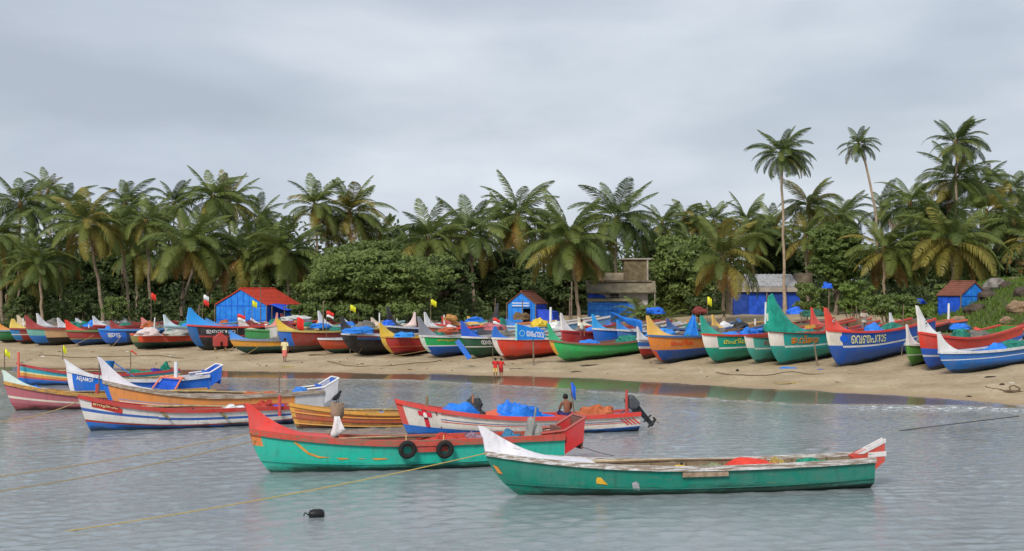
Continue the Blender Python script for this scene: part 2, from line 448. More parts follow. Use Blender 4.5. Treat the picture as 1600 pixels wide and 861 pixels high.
# ------------------------------------------------------------------ boats
FONT_CACHE = {}
def text_mesh(s):
    if s in FONT_CACHE: return FONT_CACHE[s]
    cu = bpy.data.curves.new('lettering', 'FONT'); cu.body = s; cu.resolution_u = 3; cu.offset = .012
    o = bpy.data.objects.new('lettering', cu); col.objects.link(o)
    bpy.context.view_layer.update()
    dg = bpy.context.evaluated_depsgraph_get()
    me = o.evaluated_get(dg).to_mesh()
    vs_ = [tuple(v.co) for v in me.vertices]; fs = [tuple(p.vertices) for p in me.polygons]
    o.evaluated_get(dg).to_mesh_clear()
    bpy.data.objects.remove(o); bpy.data.curves.remove(cu)
    xs = [v[0] for v in vs_] or [0]; ys = [v[1] for v in vs_] or [0]
    x0, x1, y0, y1 = min(xs), max(xs), min(ys), max(ys)
    vs_ = [((x - x0) / max(x1 - x0, 1e-3), (y - y0) / max(y1 - y0, 1e-3)) for x, y, _ in vs_]
    FONT_CACHE[s] = (vs_, fs); return FONT_CACHE[s]

HULLS = {}
class Hull:
    def __init__(s, L, B, Hb, Hm, Hs, r1, r2, stern=.78, chine=.30, full=.5, kr=.12, yc=.80):
        s.L, s.B, s.Hb, s.Hm, s.Hs, s.r1, s.r2, s.st, s.ch, s.full, s.kr, s.yc = L, B, Hb, Hm, Hs, r1, r2, stern, chine, full, kr, yc
    def zs(s, t):
        return s.Hm + (s.Hb - s.Hm) * max(0, 1 - t / .58) ** 2.0 + (s.Hs - s.Hm) * max(0, (t - .6) / .4) ** 2
    def zk(s, t): return s.kr * max(0, (t - .65) / .35) ** 2
    def b(s, t):
        f = (1 - (1 - min(t / s.full, 1)) ** 2) ** .72
        return s.B / 2 * f * (1 - (1 - s.st) * max(0, (t - .55) / .45) ** 1.6)
    def pt(s, t, v, side=-1, inset=0.0):
        vv = min(max(v, 0), 1)
        sx = s.r1 * (1 - v) + s.r2 * (1 - math.sqrt(max(0, 1 - (1 - vv) ** 2)))
        x = -s.L / 2 + sx * (1 - t) ** 3 + s.L * t
        z = s.zk(t) + (s.zs(t) - s.zk(t)) * v
        vc = s.ch + .22 * max(0, 1 - t) ** 3; y0 = .10
        if vv < vc: y = y0 + (s.yc - y0) * (vv / vc) ** .72
        else: y = s.yc + (1 - s.yc) * ((v - vc) / (1 - vc))
        y = max(.03, s.b(t) * y - inset)
        return (x, side * y, z)

def lin(a, b, n): return [a + (b - a) * i / (n - 1) for i in range(n)]
def boat(name, label, pos, rz, L=10, B=2.0, Hb=1.5, Hm=.9, Hs=1.0, r1=.5, r2=.7, paint_rules=(), hull=(20, 110, 100), bottom=None,
         gun=(200, 200, 200), gunh=.13, gunw=.06, gunwear=.6, inner=(120, 95, 70), horn=0, hornc=None, th=.2, lean=.25, hornw=.05, hornp=2.9, stemc=None,
         thwarts=5, letters=(), stern='plain', sternc=((170, 40, 40), (110, 70, 50)), pitch=0.0, roll=0.0, wear=.35, group=None,
         far=False, chine=.30, beam_st=.78, ribs=True, full=.5, thc=(120, 100, 78), strakes=(), yc=.80, cat='boat', wl=.30):
    h = Hull(L, B, Hb, Hm, Hs, r1, r2, beam_st, chine, full, yc=yc)
    e = empty(name, pos, rz, label, cat, group)
    e.rotation_euler = (roll, pitch, rz)
    rules = list(paint_rules)
    tl = sorted(set([round(x, 4) for x in ([0, .006, .02, .045, .08, .12, .17, .23, .3, .38, .46, .54, .62, .7, .78, .86, .93, 1.0] if far else
            [0, .005, .015, .03, .05, .075, .10, .13, .165, .2, .24, .28, .33, .38, .43, .48, .53, .58, .63, .68, .73, .78, .83, .88, .93, .97, 1.0])]
            + [r[0] for r in rules if 0 < r[0] < 1] + [r[1] for r in rules if 0 < r[1] < 1]))
    vl = sorted(set([0, .04, .1, .17, .24, .30, .36, .43, .52, .62, .72, .82, .92, 1.0] + [r[2] for r in rules] + [r[3] for r in rules] + ([bottom[0]] if bottom else [])))
    vl = [v for i, v in enumerate(vl) if i == 0 or v - vl[i - 1] > 1e-4]
    mats, idx = [], {}
    def mi(c, w=None):
        k = (c, w)
        if k not in idx: idx[k] = len(mats); mats.append(paint(c, wear if w is None else w, wl=(wl if w is None else None)))
        return idx[k]
    def pick(t, v):
        c = hull
        if bottom and v < bottom[0]: c = bottom[1]
        for t0, t1, v0, v1, cc in rules:
            if t0 <= t < t1 and v0 <= v < v1: c = cc
        return mi(c)
    q = MB(); nv, ntt = len(vl), len(tl)
    for side in (-1, 1):
        base = len(q.v)
        for t in tl:
            for v in vl: q.v.append(h.pt(t, v, side))
        for i in range(ntt - 1):
            for j in range(nv - 1):
                q.face((base + i * nv + j, base + (i + 1) * nv + j, base + (i + 1) * nv + j + 1, base + i * nv + j + 1),
                       pick((tl[i] + tl[i + 1]) / 2, (vl[j] + vl[j + 1]) / 2), True)
    b2 = ntt * nv
    for i in range(ntt - 1):            # keel strip
        q.face((i * nv, (i + 1) * nv, b2 + (i + 1) * nv, b2 + i * nv), pick(.5, .01))
    for j in range(nv - 1):             # stem edge and transom
        q.face((j, j + 1, b2 + j + 1, b2 + j), mi(stemc) if stemc else pick(.0, (vl[j] + vl[j + 1]) / 2))
        k = (ntt - 1) * nv
        q.face((k + j, k + j + 1, b2 + k + j + 1, b2 + k + j), pick(.99, (vl[j] + vl[j + 1]) / 2))
    # inside lining and sole
    im = mi(inner, .6)
    vf = .34
    base = len(q.v)
    ti = [t for t in tl if t >= .05]
    iv = [vf, .55, .8, .995]
    for side in (-1, 1):
        for t in ti:
            tt = min(t, 1 - .06 / L)
            for v in iv: q.v.append(h.pt(tt, v, side, .055))
    n1 = len(iv); o2 = len(ti) * n1
    for side in (0, 1):
        for i in range(len(ti) - 1):
            for j in range(n1 - 1):
                a = base + side * o2
                q.face((a + i * n1 + j, a + (i + 1) * n1 + j, a + (i + 1) * n1 + j + 1, a + i * n1 + j + 1), im)
    for i in range(len(ti) - 1):
        q.face((base + i * n1, base + (i + 1) * n1, base + o2 + (i + 1) * n1, base + o2 + i * n1), im)
    k = (len(ti) - 1) * n1
    for j in range(n1 - 1): q.face((base + k + j, base + k + j + 1, base + o2 + k + j + 1, base + o2 + k + j), im)
    ho = q.build('hull', mats, e); HULLS[e.name] = ho
    # gunwale rails
    gm = paint(gun, gunwear)
    for side in (-1, 1):
        g = MB(); rr = []
        for t in tl:
            x, y, z = h.pt(t, 1.0, side)
            yo, yi = y + side * gunw, y - side * .07
            if t < .03: yi = side * .005
            rr.append([(x, yo, z - gunh * .55), (x, yo, z + gunh * .45), (x, yi, z + gunh * .45), (x, yi, z - gunh * .3)])
        g.rings(rr, 0, True, False).build('gunwale', gm, e)
        for v0, w, c in strakes:        # rubbing strakes standing proud of the planking, or thin lips added for a shadow line
            g = MB(); rr = []
            for t in tl:
                x, y, z = h.pt(t, v0, side); dz = w / 2
                rr.append([(x, y - side * .02, z - dz), (x, y + side * .03, z - dz), (x, y + side * .03, z + dz), (x, y - side * .02, z + dz)])
            g.rings(rr, 0, True, False).build('strake', paint(c, .45), ho)
    # raised prow
    if horn > 0:
        hc = hornc or gun
        ts = [0, .016] + [.016 + (th - .016) * (i / (8 if far else 14)) ** 1.4 for i in range(1, (9 if far else 15))]
        p = MB(); rr = []
        for t in ts:
            x, y, z = h.pt(t, 1.0, 1)
            f = max(0, 1 - max(0, t - .016) / (th - .016)) ** hornp
            hh = horn * f; z0 = z + gunh * .45 - .01
            yb = max(y + gunw * .6, .045); yt = max(.04, min(yb * .9, hornw + .30 * max(0, (.55 - f))))
            lx = -lean * f * f
            wm = .5
            ym = yb + (yt - yb) * .62
            rr.append([(x, -yb, z0), (x + lx * .25, -ym, z0 + hh * wm), (x + lx, -yt, z0 + hh + .004), (x + lx, yt, z0 + hh + .004), (x + lx * .25, ym, z0 + hh * wm), (x, yb, z0)])
        p.rings(rr, 0, True, True)
        p.build('prow', paint(hc, wear), e)
    # thwarts
    tm = woodmat(thc)
    for i in range(thwarts):
        t = .2 + .68 * (i + .5) / thwarts
        v = .86
        x, y, z = h.pt(t, v, 1, .03)
        MB().box((0, 0, 0), (.20, 2 * y, .045)).build('thwart', tm, e, (x, 0, z))
    if ribs and not far:
        rm = woodmat((105, 85, 66))
        for i in range(9):
            t = .16 + .76 * i / 8
            for side in (-1, 1):
                MB().tube([h.pt(t, v, side, .075) for v in (.38, .6, .8, .97)], .026, 4).build('rib', rm, ho)
    if stern == 'box':
        x1 = L / 2 + .62
        zs_ = h.zs(.99) + gunh * .45; bb = h.b(1.0) * .9; hgt = .46
        cm, ci, cr = paint(sternc[0], .4), paint(sternc[1], .5), paint(sternc[2] if len(sternc) > 2 else sternc[0], .5)
        for side in (-1, 1):
            y = side * bb
            MB().prism([(L / 2 + .03, zs_ - .62), (x1, zs_ - .26), (x1 + .06, zs_ + hgt), (L / 2 + .03, zs_ + .06), (L / 2 - .55, zs_ + .02), (L / 2 + .03, zs_ - .02)][:4], y - .028, y + .028).build('stern_board', cm, e)
            MB().tube([(L / 2 - .75, y, zs_ + .03), (L / 2 + .02, y, zs_ + .10), (x1 + .08, y, zs_ + hgt + .03)], .048, 4).build('stern_rail', cr, e)
        MB().box((0, 0, 0), (.05, 2 * bb - .06, hgt + .50)).build('stern_panel', ci, e, (x1 + .0, 0, zs_ + hgt * .5 - .25), (0, .05, 0))
        MB().tube([(x1 + .09, -bb, zs_ + hgt + .03), (x1 + .09, bb, zs_ + hgt + .03)], .048, 4).build('stern_rail', cr, e)
        MB().box((L / 2 + .30, 0, zs_ - .20), (.55, 2 * bb - .08, .04)).build('stern_deck', ci, e)
        MB().box((L / 2 - .08, 0, zs_ + .10), (.05, 2 * bb * .8, .22)).build('stern_coaming', ci, e)
    elif stern == 'fin':
        zs_ = h.zs(1.0); bb = .10
        for side in (-1, 1):
            y = side * bb
            MB().prism([(L / 2 - .45, zs_ + .05), (L / 2 + .02, zs_ - .50), (L / 2 + .52, zs_ - .12), (L / 2 + .52, zs_ + .46)], y - .03, y + .03).build('stern_board', paint(sternc[0], .4), e)
            MB().prism([(L / 2 - .30, zs_ + .10), (L / 2 + .55, zs_ + .50), (L / 2 + .55, zs_ + .40), (L / 2 - .10, zs_ + .10)], y - .045, y + .045).build('stern_rail', paint((205, 200, 198), .6), e)
            MB().prism([(L / 2 + .03, zs_ + .0), (L / 2 + .56, zs_ + .02), (L / 2 + .56, zs_ + .16), (L / 2 + .03, zs_ + .13)], y - .04, y + .04).build('stern_stripe', paint((205, 200, 198), .6), e)
        MB().box((L / 2 + .30, 0, zs_ - .05), (.45, .12, .05)).build('stern_deck', woodmat(), e)
    # lettering and marks, laid onto the planking
    for s_, t0, t1, v0, v1, c, shadow in letters:
        vs_, fs = text_mesh(s_)
        for kind in ((1, 0) if shadow else (0,)):
            w = MB()
            for u, vv in vs_:
                t = t0 + (t1 - t0) * u; v = v0 + (v1 - v0) * vv
                x, y, z = h.pt(t, v, -1)
                off = .034 - .010 * kind
                w.v.append((x + (.022 if kind else 0), y - off, z - (.022 if kind else 0)))
            for f in fs: w.face(f)
            w.build('lettering', plain(shadow if kind else c, .5, .15, 8, 0), ho)
    e['L'] = 0; del e['L']
    return e, h
def on_hull(e, h, t, v, polyfn, name, mat, off=.012):
    """flat painted mark: polygons [(dt metres, dv metres)] round the hull point (t, v)"""
    w = MB()
    for poly in polyfn:
        b = len(w.v)
        for du, dz in poly:
            tt = t + du / h.L; x, y, z = h.pt(tt, v + dz / (h.zs(tt)), -1); w.v.append((x, y - off, z))
        w.face(list(range(b, b + len(poly))))
    return w.build(name, mat, HULLS[e.name])
def blob(name, label, loc, size, mat, seed=0, cat='tarpaulin', parent=None, rz=0.0, folds=1.0, n=26, group=None):
    """crumpled heap (tarpaulin, net): lumpy dome with creases, closed below"""
    q = MB(); sx, sy, sz = size
    rows = 9
    off = Vector((seed * 7.3, seed * 3.1, seed * 1.7))
    for i in range(rows + 1):
        a = (i / rows) * math.pi / 2
        for k in range(n):
            t = 2 * math.pi * k / n
            d = Vector((math.cos(t) * math.cos(a), math.sin(t) * math.cos(a), math.sin(a)))
            nn = mnoise.noise(d * 1.6 + off) * .45 + folds * (abs(mnoise.noise(d * 4.1 + off)) - .2) * .42 + folds * mnoise.noise(d * 9 + off) * .12
            r = 1 + nn * (.55 if i < 2 else 1)
            q.v.append((d.x * sx / 2 * r, d.y * sy / 2 * r, max(-.02, (d.z * (r * .9 + .1)) * sz - .02)))
    for i in range(rows):
        for k in range(n):
            k2 = (k + 1) % n
            q.face((i * n + k, i * n + k2, (i + 1) * n + k2, (i + 1) * n + k), 0, True)
    q.face(list(range(n)))
    q.face([rows * n + k for k in range(n)], 0, True)
    o = q.build(name, mat, parent, loc, (0, 0, rz))
    if label: tag(o, label, cat, group)
    return o
def local(e, x, y, z):
    M = Matrix.LocRotScale(e.location, e.rotation_euler, None); return M @ Vector((x, y, z))

# ---- moored boats
RED, WHITE, CREAM, BLUE, TEAL = (190, 45, 38), (206, 205, 208), (205, 196, 184), (22, 92, 172), (36, 160, 140)
def moored(name, label, bow, sternp, draft, **kw):
    """bow and stern: (pixel column, distance)"""
    X0, Y0 = (bow[0] - CXP) / FPX * bow[1], bow[1]; X1, Y1 = (sternp[0] - CXP) / FPX * sternp[1], sternp[1]
    L = math.hypot(X1 - X0, Y1 - Y0); rz = math.atan2(Y1 - Y0, X1 - X0)
    for k_, v_ in MOOR.items(): kw.setdefault(k_, v_)
    return boat(name, label, ((X0 + X1) / 2, (Y0 + Y1) / 2, -draft), rz, L=L, **kw)
MOOR = dict(wl=.40, yc=.86)
GB = 'boats moored in the shallow water'
A, hA = moored('fishing_boat', 'dark green wooden boat with tall white prow, nearest in the water', (758, 37.2), (1352, 39.1), .26,
    B=1.75, Hb=1.42, Hm=.95, Hs=1.02, r1=.45, r2=1.35, hull=(14, 118, 100), gun=(198, 194, 192), gunh=.13, gunwear=.92, horn=.66, th=.27, lean=.20, hornw=.035, hornp=3.4, hornc=(208, 205, 210),
    inner=(120, 105, 80), stern='fin', sternc=((190, 66, 50),), thwarts=6, strakes=[(.44, .022, (12, 104, 90))], wear=.52, group=GB, pitch=-.006)  # thin darker strake added to draw the shadow line of the chine
on_hull(A, hA, .268, .62, [[(-.14, -.07), (.17, -.09), (.09, .02), (.03, .10), (-.07, .10), (-.12, .02)]], 'paint_patch', plain((215, 160, 50), .7), .016)
on_hull(A, hA, .355, .52, [[(-.10, -.11), (.09, -.12), (.11, .06), (.05, .12), (-.08, .08)]], 'paint_patch', plain((150, 150, 152), .7), .016)
on_hull(A, hA, .012, .70, [[(-.05, -.10), (.06, -.12), (.04, .08), (-.06, .12)]], 'paint_patch', plain((205, 130, 60), .7), .03)
_x, _y, _z = hA.pt(.54, .84, -1)
MB().box((_x, _y - .04, _z), (1.25, .045, .13)).build('repair_plank', woodmat((150, 130, 110)), A)
B_, hB = moored('fishing_boat', 'turquoise boat with worn red gunwale, two tyres and a red stern box', (390, 41.8), (872, 44.6), .26,
    B=1.7, Hb=1.52, Hm=1.07, Hs=1.08, r1=.25, r2=.95, hull=(30, 168, 146), paint_rules=[(0, .03, .72, 1, (214, 120, 50))], gun=(186, 62, 50), gunh=.18, gunwear=.85, horn=.74, th=.25, lean=.14, hornw=.04, hornp=3.0, hornc=(206, 50, 40),
    inner=(115, 95, 75), stern='box', sternc=((178, 42, 44), (118, 74, 62), (150, 70, 62)), thwarts=6, strakes=[(.42, .022, (28, 150, 132))], wear=.5, group=GB, pitch=-.004)  # strake here is an added lip giving the chine a shadow line
on_hull(B_, hB, .13, .86, [[(0, .05), (.12, -.02), (.35, -.24), (.30, -.30), (.02, -.04), (-.06, .05)], [(.35, -.24), (.62, -.33), (.98, -.345), (.60, -.385), (.30, -.30)], [(1.12, -.345), (1.45, -.335), (1.52, -.36), (1.25, -.40)], [(1.72, -.33), (2.02, -.33), (1.9, -.35)], [(2.2, -.31), (2.62, -.30), (2.70, -.34), (2.3, -.37)]], 'paint_smear', plain((196, 140, 62), .7), .016)
_x, _y, _z = hB.pt(.555, .82, -1)
MB().box((_x, _y - .035, _z), (.95, .05, .16)).build('repair_plank', paint((176, 60, 48), .6), B_)
C, hC = moored('fishing_boat', 'cream and blue boat with red gunwale and a red cross on its bow', (617, 52.4), (992, 54.6), .30,
    B=1.8, Hb=1.60, Hm=.90, Hs=.98, r1=.45, r2=.35, hull=(206, 197, 186), bottom=(.46, (22, 96, 176)), paint_rules=[(0, .025, .46, 1, (196, 64, 50))], gun=(196, 58, 48), gunh=.15, gunwear=.35, inner=(70, 120, 165), thwarts=5, wear=.38, group=GB, stern='plain', chine=.42,
    letters=[('Jesus', .17, .235, .86, .93, (190, 70, 60), None)])
on_hull(C, hC, .105, .78, [[(-.08, .14), (.08, .14), (.08, .25), (-.08, .25)], [(-.25, -.03), (-.08, -.03), (-.08, .14), (-.25, .14)], [(-.08, -.03), (.08, -.03), (.08, .14), (-.08, .14)], [(.08, -.03), (.25, -.03), (.25, .14), (.08, .14)], [(-.08, -.17), (.08, -.17), (.08, -.03), (-.08, -.03)], [(-.08, -.31), (.08, -.31), (.08, -.17), (-.08, -.17)], [(-.08, -.44), (.08, -.44), (.08, -.31), (-.08, -.31)]], 'cross_emblem', plain((196, 40, 60), .6), .034)
on_hull(C, hC, .105, .78, [[(.07 * math.cos(a), .12 * math.sin(a)) for a in lin(0, 5.9, 10)]], 'emblem_figure', plain((225, 215, 200), .6), .046)
on_hull(C, hC, .105, .71, [[(-.09, -.05), (.09, -.05), (.05, .02), (-.05, .02)]], 'emblem_figure', plain((40, 30, 40), .6), .05)
for v_, c_ in ((.73, (70, 90, 140)), (.665, (190, 70, 55))):
    w_ = MB(); ts_ = lin(.165, .95, 26)
    for t_ in ts_:
        for dv in (-.012, .012):
            x, y, z = hC.pt(t_, v_ + dv, -1); w_.v.append((x, y - .012, z))
    for i in range(len(ts_) - 1): w_.face((2 * i, 2 * i + 2, 2 * i + 3, 2 * i + 1))
    w_.build('painted_line', plain(c_, .6), C)
on_hull(C, hC, .16, .75, [[(-.02, -.36), (.03, -.36), (-.08, .36), (-.13, .36)]], 'painted_line', plain((120, 50, 40), .6), .015)
for k_ in range(4): on_hull(C, hC, .93 + .017 * k_, .70, [[(-.20, .14), (-.13, .14), (.20, -.14), (.12, -.14)]], 'painted_slash', plain((196, 60, 50), .6), .02)
D, hD = moored('fishing_boat', 'orange and brown striped planked boat between the turquoise and cream boats', (452, 55.2), (742, 57.4), .28,
    B=1.6, Hb=1.22, Hm=.80, Hs=.78, r1=.2, r2=.4, hull=(168, 82, 46), paint_rules=[(0, 1, .40, .55, (188, 122, 50)), (0, .02, .2, 1, (205, 150, 60)), (.02, 1, .86, 1, (200, 136, 52))], gun=(196, 140, 56), gunh=.12, gunwear=.5, inner=(110, 85, 60), wear=.6, group=GB, chine=.35, strakes=[(.40, .04, (196, 150, 80)), (.58, .04, (150, 60, 35)), (.78, .05, (200, 140, 62))])
E, hE = moored('fishing_boat', 'white boat with blue stripe, blue bottom and red name panel', (122, 54.0), (456, 57.6), .28,
    B=1.7, Hb=1.62, Hm=.96, Hs=.96, r1=.35, r2=.40, hull=(206, 200, 194), bottom=(.40, (20, 98, 182)), paint_rules=[(0, .34, .66, .74, (40, 84, 158)), (.34, 1, .62, .72, (40, 84, 158)), (0, 1, .40, .455, (146, 46, 36))], gun=(172, 48, 40), gunh=.15, gunwear=.35, inner=(150, 140, 120), wear=.35, group=GB, chine=.36)
on_hull(E, hE, .05, .885, [[(-.02, -.12), (1.05, -.20), (1.10, -.02), (.95, .04), (.5, .12), (.02, .13)]], 'name_panel', plain((176, 52, 44), .6, .3), .028)
_vs, _fs = text_mesh('അനുഗ്രഹം'); _w = MB()
for u_, v_ in _vs:
    tt = .055 + u_ * .105; x, y, z = hE.pt(tt, .84 + v_ * .10 - u_ * .01, -1); _w.v.append((x, y - .05, z))
for f_ in _fs: _w.face(f_)
_w.build('lettering', plain((240, 205, 150), .6), E)
for t_ in (.37, .64):
    _x, _y, _z = hE.pt(t_, .72, -1)
    MB().tube([(_x - .28, _y + .02, _z + .34), (_x + .14, _y - .13, _z - .05)], .045, 6).build('fender_stick', woodmat((120, 110, 75)), E)
F, hF = moored('fishing_boat', 'long orange boat with white prow and grey stern box', (160, 60.6), (500, 64.2), .28,
    B=1.8, Hb=1.75, Hm=1.02, Hs=1.12, r1=.35, r2=.8, hull=(206, 130, 66), bottom=(.30, (160, 90, 60)), paint_rules=[(0, .02, .3, 1, (26, 96, 190)), (.86, 1, .0, 1, (186, 184, 186)), (.05, .45, .52, .57, (214, 205, 196)), (.05, .45, .60, .64, (150, 130, 150))], gun=(170, 160, 150), gunh=.17, gunwear=.95, horn=1.0, th=.22, lean=.22, hornc=(204, 198, 204), hornp=2.8, hornw=.04, inner=(120, 100, 85), stern='box', sternc=((186, 184, 188), (36, 96, 190), (200, 198, 196)), thwarts=6, wear=.35, group=GB)
G, hG = moored('fishing_boat', 'dusty pink boat with pale green prow at the left edge', (6, 63.0), (330, 67.6), .28,
    B=1.7, Hb=1.55, Hm=.82, Hs=.9, r1=.35, r2=.55, hull=(170, 96, 104), bottom=(.42, (160, 74, 84)), paint_rules=[(0, 1, .56, .63, (205, 196, 180))], gun=(190, 140, 62), gunh=.16, gunwear=.8, horn=.50, th=.2, lean=.1, hornc=(190, 205, 196), hornw=.05, inner=(120, 110, 80), wear=.4, group=GB)
H_, hH = moored('fishing_boat', 'blue boat with white prow, white name board and blue stern box', (104, 71.5), (322, 75.0), .28,
    B=1.7, Hb=1.62, Hm=1.0, Hs=1.15, r1=.1, r2=.5, hull=(26, 98, 190), paint_rules=[(0, .03, 0, 1, (208, 205, 210))], gun=(205, 203, 205), gunh=.15, gunwear=.6, horn=.50, th=.25, lean=.15, hornc=(206, 204, 206), hornw=.05, inner=(40, 100, 180), stern='box', sternc=((30, 90, 185), (30, 96, 195), (205, 200, 200)), wear=.4, group=GB,
    letters=[('AEJAMOF', .055, .165, .70, .90, (225, 228, 235), None)])
I_, hI = moored('fishing_boat', 'striped boat in red, cyan, yellow and blue bands near the beach', (26, 79.5), (276, 84.0), .30,
    B=1.8, Hb=1.55, Hm=.80, Hs=1.0, r1=.1, r2=.3, hull=(24, 100, 185), paint_rules=[(0, 1, .50, .58, (180, 74, 76)), (0, 1, .58, .70, (206, 140, 66)), (0, 1, .70, .76, (215, 205, 140)), (0, 1, .76, .90, (50, 150, 170)), (0, 1, .90, 1, (120, 190, 190))], gun=(170, 46, 52), gunh=.13, gunwear=.4, inner=(120, 130, 110), wear=.35, group=GB)

# ---- boats hauled out on the beach: bow foot pixel, stem-head pixel, prow tip row
GC = 'boats hauled out on the beach'
beached = []
def on_beach(label, foot, stem, tip, deg=47, L=12, B=2.15, Y=None, name='beached_boat', **kw):
    if Y is None:
        p = ground_at(*foot)
    else:
        X = (foot[0] - CXP) / FPX * Y; p = Vector((X, Y, gzs(X, Y)))
    k = FPX / p.y
    rz = math.radians(deg)
    Hb = CAMH - (stem[1] - HY) / k - p.z + .05
    rake = max(.35, (foot[0] - stem[0]) / k / math.cos(rz))
    hornh = 0
    if tip: hornh = (stem[1] - tip[1]) / k
    r1, r2 = rake * .12, rake * 1.25
    fx = -L / 2 + rake * .80
    hd = Vector((math.cos(rz), math.sin(rz), 0))          # bow to stern
    c = p - hd * fx
    zst = gzs(c.x + hd.x * L * .42, c.y + hd.y * L * .42)
    pitch = -math.atan2(zst - p.z, L * .42 - fx)
    c.z = p.z + math.tan(-pitch) * (-fx) - .06
    Hm = kw.pop('Hm', None) or max(.85, Hb * .76)
    kw.setdefault('Hs', Hm * 1.05); kw.setdefault('yc', .88); kw.setdefault('chine', .36); kw.setdefault('full', .42)
    lean = kw.pop('lean', None)
    if lean is None: lean = (stem[0] - tip[0]) / k / math.cos(rz) * .7 if tip else 0
    e, h = boat(name, label, c, rz, L=L, B=B, Hb=Hb, Hm=Hm, r1=r1, r2=r2, horn=hornh, pitch=pitch, group=kw.pop('group', GC), lean=max(-.2, min(.5, lean)), **kw)
    beached.append((label, e, h, kw.get('far', False)))
    return e, h
dk = (30, 30, 34)
BLU, DRED, GRN = (24, 90, 190), (140, 46, 42), (52, 150, 84)
on_beach('green boat with orange prow, leftmost on the beach', (6, 536), (-8, 515), (-6, 499), hull=(46, 120, 70), hornc=(226, 140, 50), gun=(120, 150, 170), bottom=(.3, dk))
on_beach('dark red beached boat with yellow prow and blue stem', (33, 538), (18, 512), (22, 498), hull=(146, 50, 42), hornc=(206, 180, 90), gun=(150, 60, 50), paint_rules=[(0, .05, .3, 1, (40, 120, 180)), (0, 1, .62, .68, (205, 200, 190))], bottom=(.25, (90, 40, 40)))
on_beach('tan and black beached boat with cyan stem and dark red prow', (62, 541), (44, 511), (42, 492), hull=(196, 160, 120), hornc=(150, 50, 50), gun=(150, 62, 54), paint_rules=[(0, .10, .62, 1, (110, 175, 165)), (0, .10, .2, .62, (30, 110, 190))], bottom=(.5, (50, 50, 52)))
on_beach('red over blue beached boat with red prow and green rail', (124, 541), (106, 515), (104, 499), hull=(160, 54, 50), hornc=(210, 56, 36), gun=(80, 130, 70), bottom=(.5, (28, 84, 160)), paint_rules=[(0, 1, .47, .52, (150, 160, 80))])
on_beach('dark blue beached boat with white scrollwork painted on its blue bow board', (172, 541), (156, 513), None, hull=(34, 66, 110), gun=(60, 140, 210), paint_rules=[(0, .16, .2, 1, (24, 100, 205))], bottom=(.2, dk), letters=[('ജട', .04, .12, .55, .80, (230, 230, 235), None)])
on_beach('red over dark green beached boat carrying a pink cabin box', (216, 546), (204, 521), None, deg=38, hull=(205, 74, 46), gun=(200, 80, 60), bottom=(.5, (40, 74, 62)), paint_rules=[(0, .05, .5, 1, (130, 120, 70))], L=9)
on_beach('black beached boat with white lettering and bright blue prow', (314, 548), (294, 506), (300, 480), hull=(36, 36, 40), gun=(196, 60, 48), hornc=(36, 140, 215), th=.30, hornp=2.3, paint_rules=[(0, .05, .2, 1, (34, 96, 160)), (.05, 1, .56, .62, (176, 50, 48))], inner=(40, 130, 190), letters=[('ഉമാനൂറ', .10, .30, .70, .86, (235, 235, 240), None)])
on_beach('yellow over dark green beached boat with small blue prow', (388, 554), (358, 528), (355, 515), deg=34, L=10, hull=(206, 146, 52), bottom=(.58, (24, 76, 66)), gun=(120, 130, 150), hornc=(60, 130, 205), inner=(100, 120, 140))
on_beach('red beached boat with yellow prow and blue stem, behind the walking man', (456, 552), (434, 514), (431, 497), hull=(140, 56, 44), hornc=(220, 180, 60), gun=(190, 170, 90), paint_rules=[(0, .07, .35, 1, (36, 100, 190))], bottom=(.35, (66, 58, 54)))
on_beach('orange over teal beached boat with white rail', (520, 553), (496, 527), None, hull=(190, 78, 48), gun=(195, 200, 205), bottom=(.36, (34, 96, 90)), inner=(50, 120, 190), deg=48)
on_beach('black beached boat with blue stripe under its white rail', (562, 556), (532, 519), (531, 493), hull=(44, 42, 44), gun=(200, 200, 205), hornc=(48, 46, 50), hornp=3.0, paint_rules=[(.08, 1, .78, 1, (56, 110, 170)), (.08, .22, .88, 1, (150, 70, 70))], gunwear=.4)
on_beach('bright red beached boat with yellow rail and stem', (618, 557), (593, 523), (590, 503), hull=(178, 48, 46), gun=(200, 160, 60), hornc=(206, 170, 50), paint_rules=[(0, .02, .2, 1, (200, 165, 70)), (0, 1, .50, .535, (196, 120, 70))])
on_beach('green over blue beached boat with grey prow and yellow lettering', (680, 559), (653, 522), (650, 493), hull=(30, 160, 90), bottom=(.55, (20, 92, 190)), gun=(200, 200, 200), hornc=(122, 126, 134), paint_rules=[(0, .02, .3, 1, (190, 205, 195)), (0, 1, .55, .60, (215, 218, 215))], letters=[('അനുഗ്രഹ', .09, .24, .76, .90, (215, 165, 50), None)])
on_beach('dark green beached boat with blue prow, white stripe and white name', (744, 560), (719, 524), (717, 500), hull=(22, 82, 56), gun=(205, 205, 205), hornc=(24, 84, 190), paint_rules=[(0, 1, .55, .60, (215, 215, 212))], letters=[('യേഹാവ', .10, .27, .68, .88, (235, 235, 235), None)], gunwear=.4)
on_beach('red beached boat with white rail and blue name board', (790, 563), (766, 526), (771, 509), deg=42, hull=(205, 60, 40), gun=(210, 205, 200), hornc=(32, 96, 180), th=.16, gunwear=.4, paint_rules=[(0, .02, .25, 1, (215, 210, 205))])
on_beach('bright green beached boat with brown rail and green prow', (884, 566), (854, 529), (851, 504), deg=38, L=10, hull=(50, 168, 92), gun=(128, 82, 66), hornc=(40, 160, 110), th=.13, paint_rules=[(0, .018, .4, 1, (205, 150, 60))], chine=.45, Hm=.98, gunwear=.6, stern='plain')
